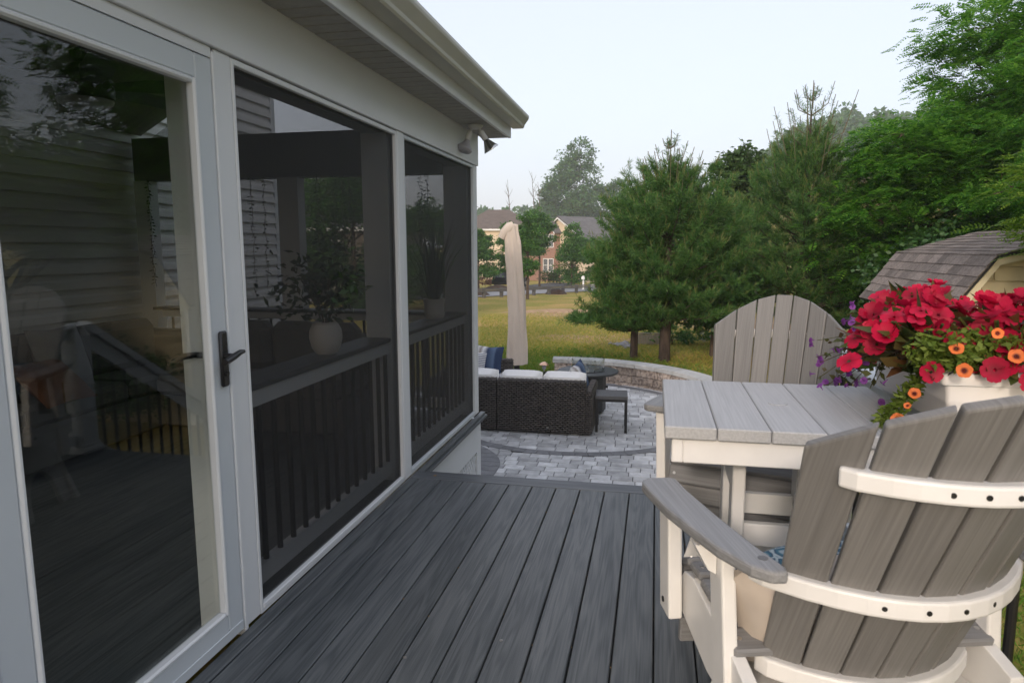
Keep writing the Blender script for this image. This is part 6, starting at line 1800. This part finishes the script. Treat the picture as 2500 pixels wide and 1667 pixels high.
# left side wall boards, window with shutters
for k in range(11):
    z = -1.0 + 0.148 * k
    MB().prism([(WXL - 0.001 + a, z + c_) for (a, c_) in lap], SY0 + 0.16, SY1 - 0.12, axis=1).build('siding_board', M['trimw'], sh)
MB().box(WXL - 0.03, WXL + 0.03, SY0 + 0.10, SY0 + 0.158, -1.0, ze_ + 0.02).build('corner_trim', M['trimw'], sh)
MB().box(WXL - 0.03, WXL + 0.03, SY1 - 0.118, SY1 - 0.05, -1.0, ze_ + 0.02).build('corner_trim', M['trimw'], sh)
QW = Matrix.Translation((WXL - 0.02, 10.25, -0.25)) @ Matrix.Rotation(R(-90), 4, 'Z')
window(sh, QW, 0.5, 0.7)
for yy in (9.82, 10.68):
    MB().box(WXL - 0.045, WXL - 0.018, yy - 0.11, yy + 0.11, -0.30, 0.50).build('shutter', M['shutter'], sh)
# roof slabs + shingles laid row by row
def roofplane(p_low, p_high, rows, wtab):
    """p_low, p_high: (x,z) of the slope's lower and upper edge; tabs run along y"""
    dx, dz = p_high[0] - p_low[0], p_high[1] - p_low[1]; L_ = math.hypot(dx, dz)
    ux_, uz_ = dx / L_, dz / L_; nx_, nz_ = (-uz_, ux_) if dx > 0 else (uz_, -ux_)
    if nz_ < 0: nx_, nz_ = -nx_, -nz_
    rows_h = L_ / rows
    for r_ in range(rows):
        y = SY0 - (0.0 if r_ % 2 == 0 else wtab * 0.5)
        while y < SY1:
            wt = wtab * rnd.uniform(0.75, 1.25)
            y0, y1 = max(y, SY0), min(y + wt, SY1)
            y += wt
            if y1 - y0 < 0.03: continue
            s0, s1 = r_ * rows_h - 0.01, (r_ + 1) * rows_h + 0.03
            lift = 0.006 + rnd.choice((0, 0.004, 0.002))
            def pt(s_, h_): return (p_low[0] + ux_ * s_ + nx_ * h_, p_low[1] + uz_ * s_ + nz_ * h_)
            a, c_, d_, e_ = pt(s0, 0.006), pt(s1, 0.001), pt(s1, 0.007), pt(s0, 0.012 + lift)
            MB().prism([a, c_, d_, e_], y0 + 0.002, y1 - 0.002, axis=1).build('shingle', M['shingle'], sh)
roofplane((xe_, ze_), (xk, zk), 6, 0.235)
roofplane((xk, zk), (SX, zr_), 8, 0.30)
MB().prism([(2 * SX - xe_, ze_), (2 * SX - xk, zk), (SX, zr_), (SX, zr_ + 0.015), (2 * SX - xk + 0.01, zk + 0.015), (2 * SX - xe_ + 0.012, ze_ + 0.01)], SY0, SY1, axis=1).build('roof_deck', M['shingle'], sh)
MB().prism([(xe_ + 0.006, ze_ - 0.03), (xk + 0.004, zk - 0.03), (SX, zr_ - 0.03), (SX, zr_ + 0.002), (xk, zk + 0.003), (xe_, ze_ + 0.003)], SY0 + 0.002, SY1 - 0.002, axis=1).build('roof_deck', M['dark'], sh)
MB().prism([(xe_ + 0.02, ze_ - 0.035), (xk + 0.02, zk - 0.033), (SX, zr_ - 0.033), (SX, zr_ - 0.095), (xk + 0.045, zk - 0.095), (xe_ + 0.075, ze_ - 0.075)], SY0 + 0.03, SY0 + 0.12, axis=1).build('rake_trim', M['creamtrim'], sh)
MB().prism([(2 * SX - xe_ - 0.02, ze_ - 0.035), (2 * SX - xk - 0.02, zk - 0.033), (SX, zr_ - 0.033), (SX, zr_ - 0.095), (2 * SX - xk - 0.045, zk - 0.095), (2 * SX - xe_ - 0.075, ze_ - 0.075)], SY0 + 0.03, SY0 + 0.12, axis=1).build('rake_trim', M['creamtrim'], sh)

# ------------------------------------------------------------------ grass blades
def grass(name, n, fx, h_, m_, seed, label, wd=0.006):
    rng = np.random.default_rng(seed)
    P = fx(rng, n); n = len(P)
    Z = terrain(P[:, 0], P[:, 1])
    p0 = np.stack([P[:, 0], P[:, 1], Z - 0.01], 1)
    a = rng.uniform(0, 6.28, n); s_ = np.stack([np.cos(a), np.sin(a), np.zeros(n)], 1) * wd / 2
    hh = (h_ * rng.uniform(0.5, 1.4, n))[:, None]
    lean = np.stack([rng.normal(0, 0.4, n), rng.normal(0, 0.4, n), np.ones(n)], 1)
    p1 = p0 + lean * hh * 0.6; p2 = p0 + lean * np.array([1.6, 1.6, 1]) * hh
    V = np.stack([p0 - s_, p0 + s_, p2, p1 - s_ * 0.8], 1)
    o = link(name, quadmesh(name, V, M[m_])); o['kind'] = 'stuff'; o['label'] = label
def fx1(rng, n):
    y = 11.6 + 16 * rng.uniform(0, 1, n) ** 1.4
    x = rng.uniform(-0.25, 0.14, n) * y + 1.3
    d_ = np.hypot(x + 0.05, y - 9.6)
    return np.stack([x, y], 1)[(d_ > 2.85)]
def fxg(rng, n):
    y = rng.uniform(11.0, 16.5, n); x = rng.uniform(-0.27, 0.12, n) * y + 1.3
    d_ = np.hypot(x + 0.05, y - 9.6)
    k = (d_ > 2.80) & (rng.uniform(0, 1, n) < np.clip((16.6 - y - 1.1 * np.maximum(x - 0.2, 0)) / 3.4, 0, 1))
    return np.stack([x, y], 1)[k]
def fxr(rng, n):
    x = rng.uniform(2.56, 5.4, n); y = rng.uniform(0.2, 6.5, n)
    return np.stack([x, y], 1)
grass('grass', 60000, fx1, 0.055, 'grass', 101, 'dry yellowing lawn grass behind the seat wall', 0.010)
grass('green_grass', 34000, fxg, 0.085, 'grassg', 102, 'longer green grass at the patio edge', 0.009)
grass('side_grass', 30000, fxr, 0.06, 'grassg', 103, 'grass beside the deck under the railing', 0.006)

# ------------------------------------------------------------------ haze
hz = MB().box(-430, 430, -120, 470, -5.2, 58).build('haze', mat('haze_tmp', (1, 1, 1)))
m = bpy.data.materials.new('summer haze'); m.use_nodes = True; t = m.node_tree
t.nodes.remove(t.nodes['Principled BSDF'])
pvn = nd(t, "ShaderNodeVolumePrincipled"); pvn.inputs['Color'].default_value = (0.93, 0.96, 1.0, 1); pvn.inputs['Density'].default_value = 0.0008
pvn.inputs['Anisotropy'].default_value = 0.2
t.links.new(pvn.outputs[0], t.nodes['Material Output'].inputs['Volume'])
hz.data.materials.clear(); hz.data.materials.append(m)
hz['kind'] = 'stuff'; hz['label'] = 'thin summer haze'
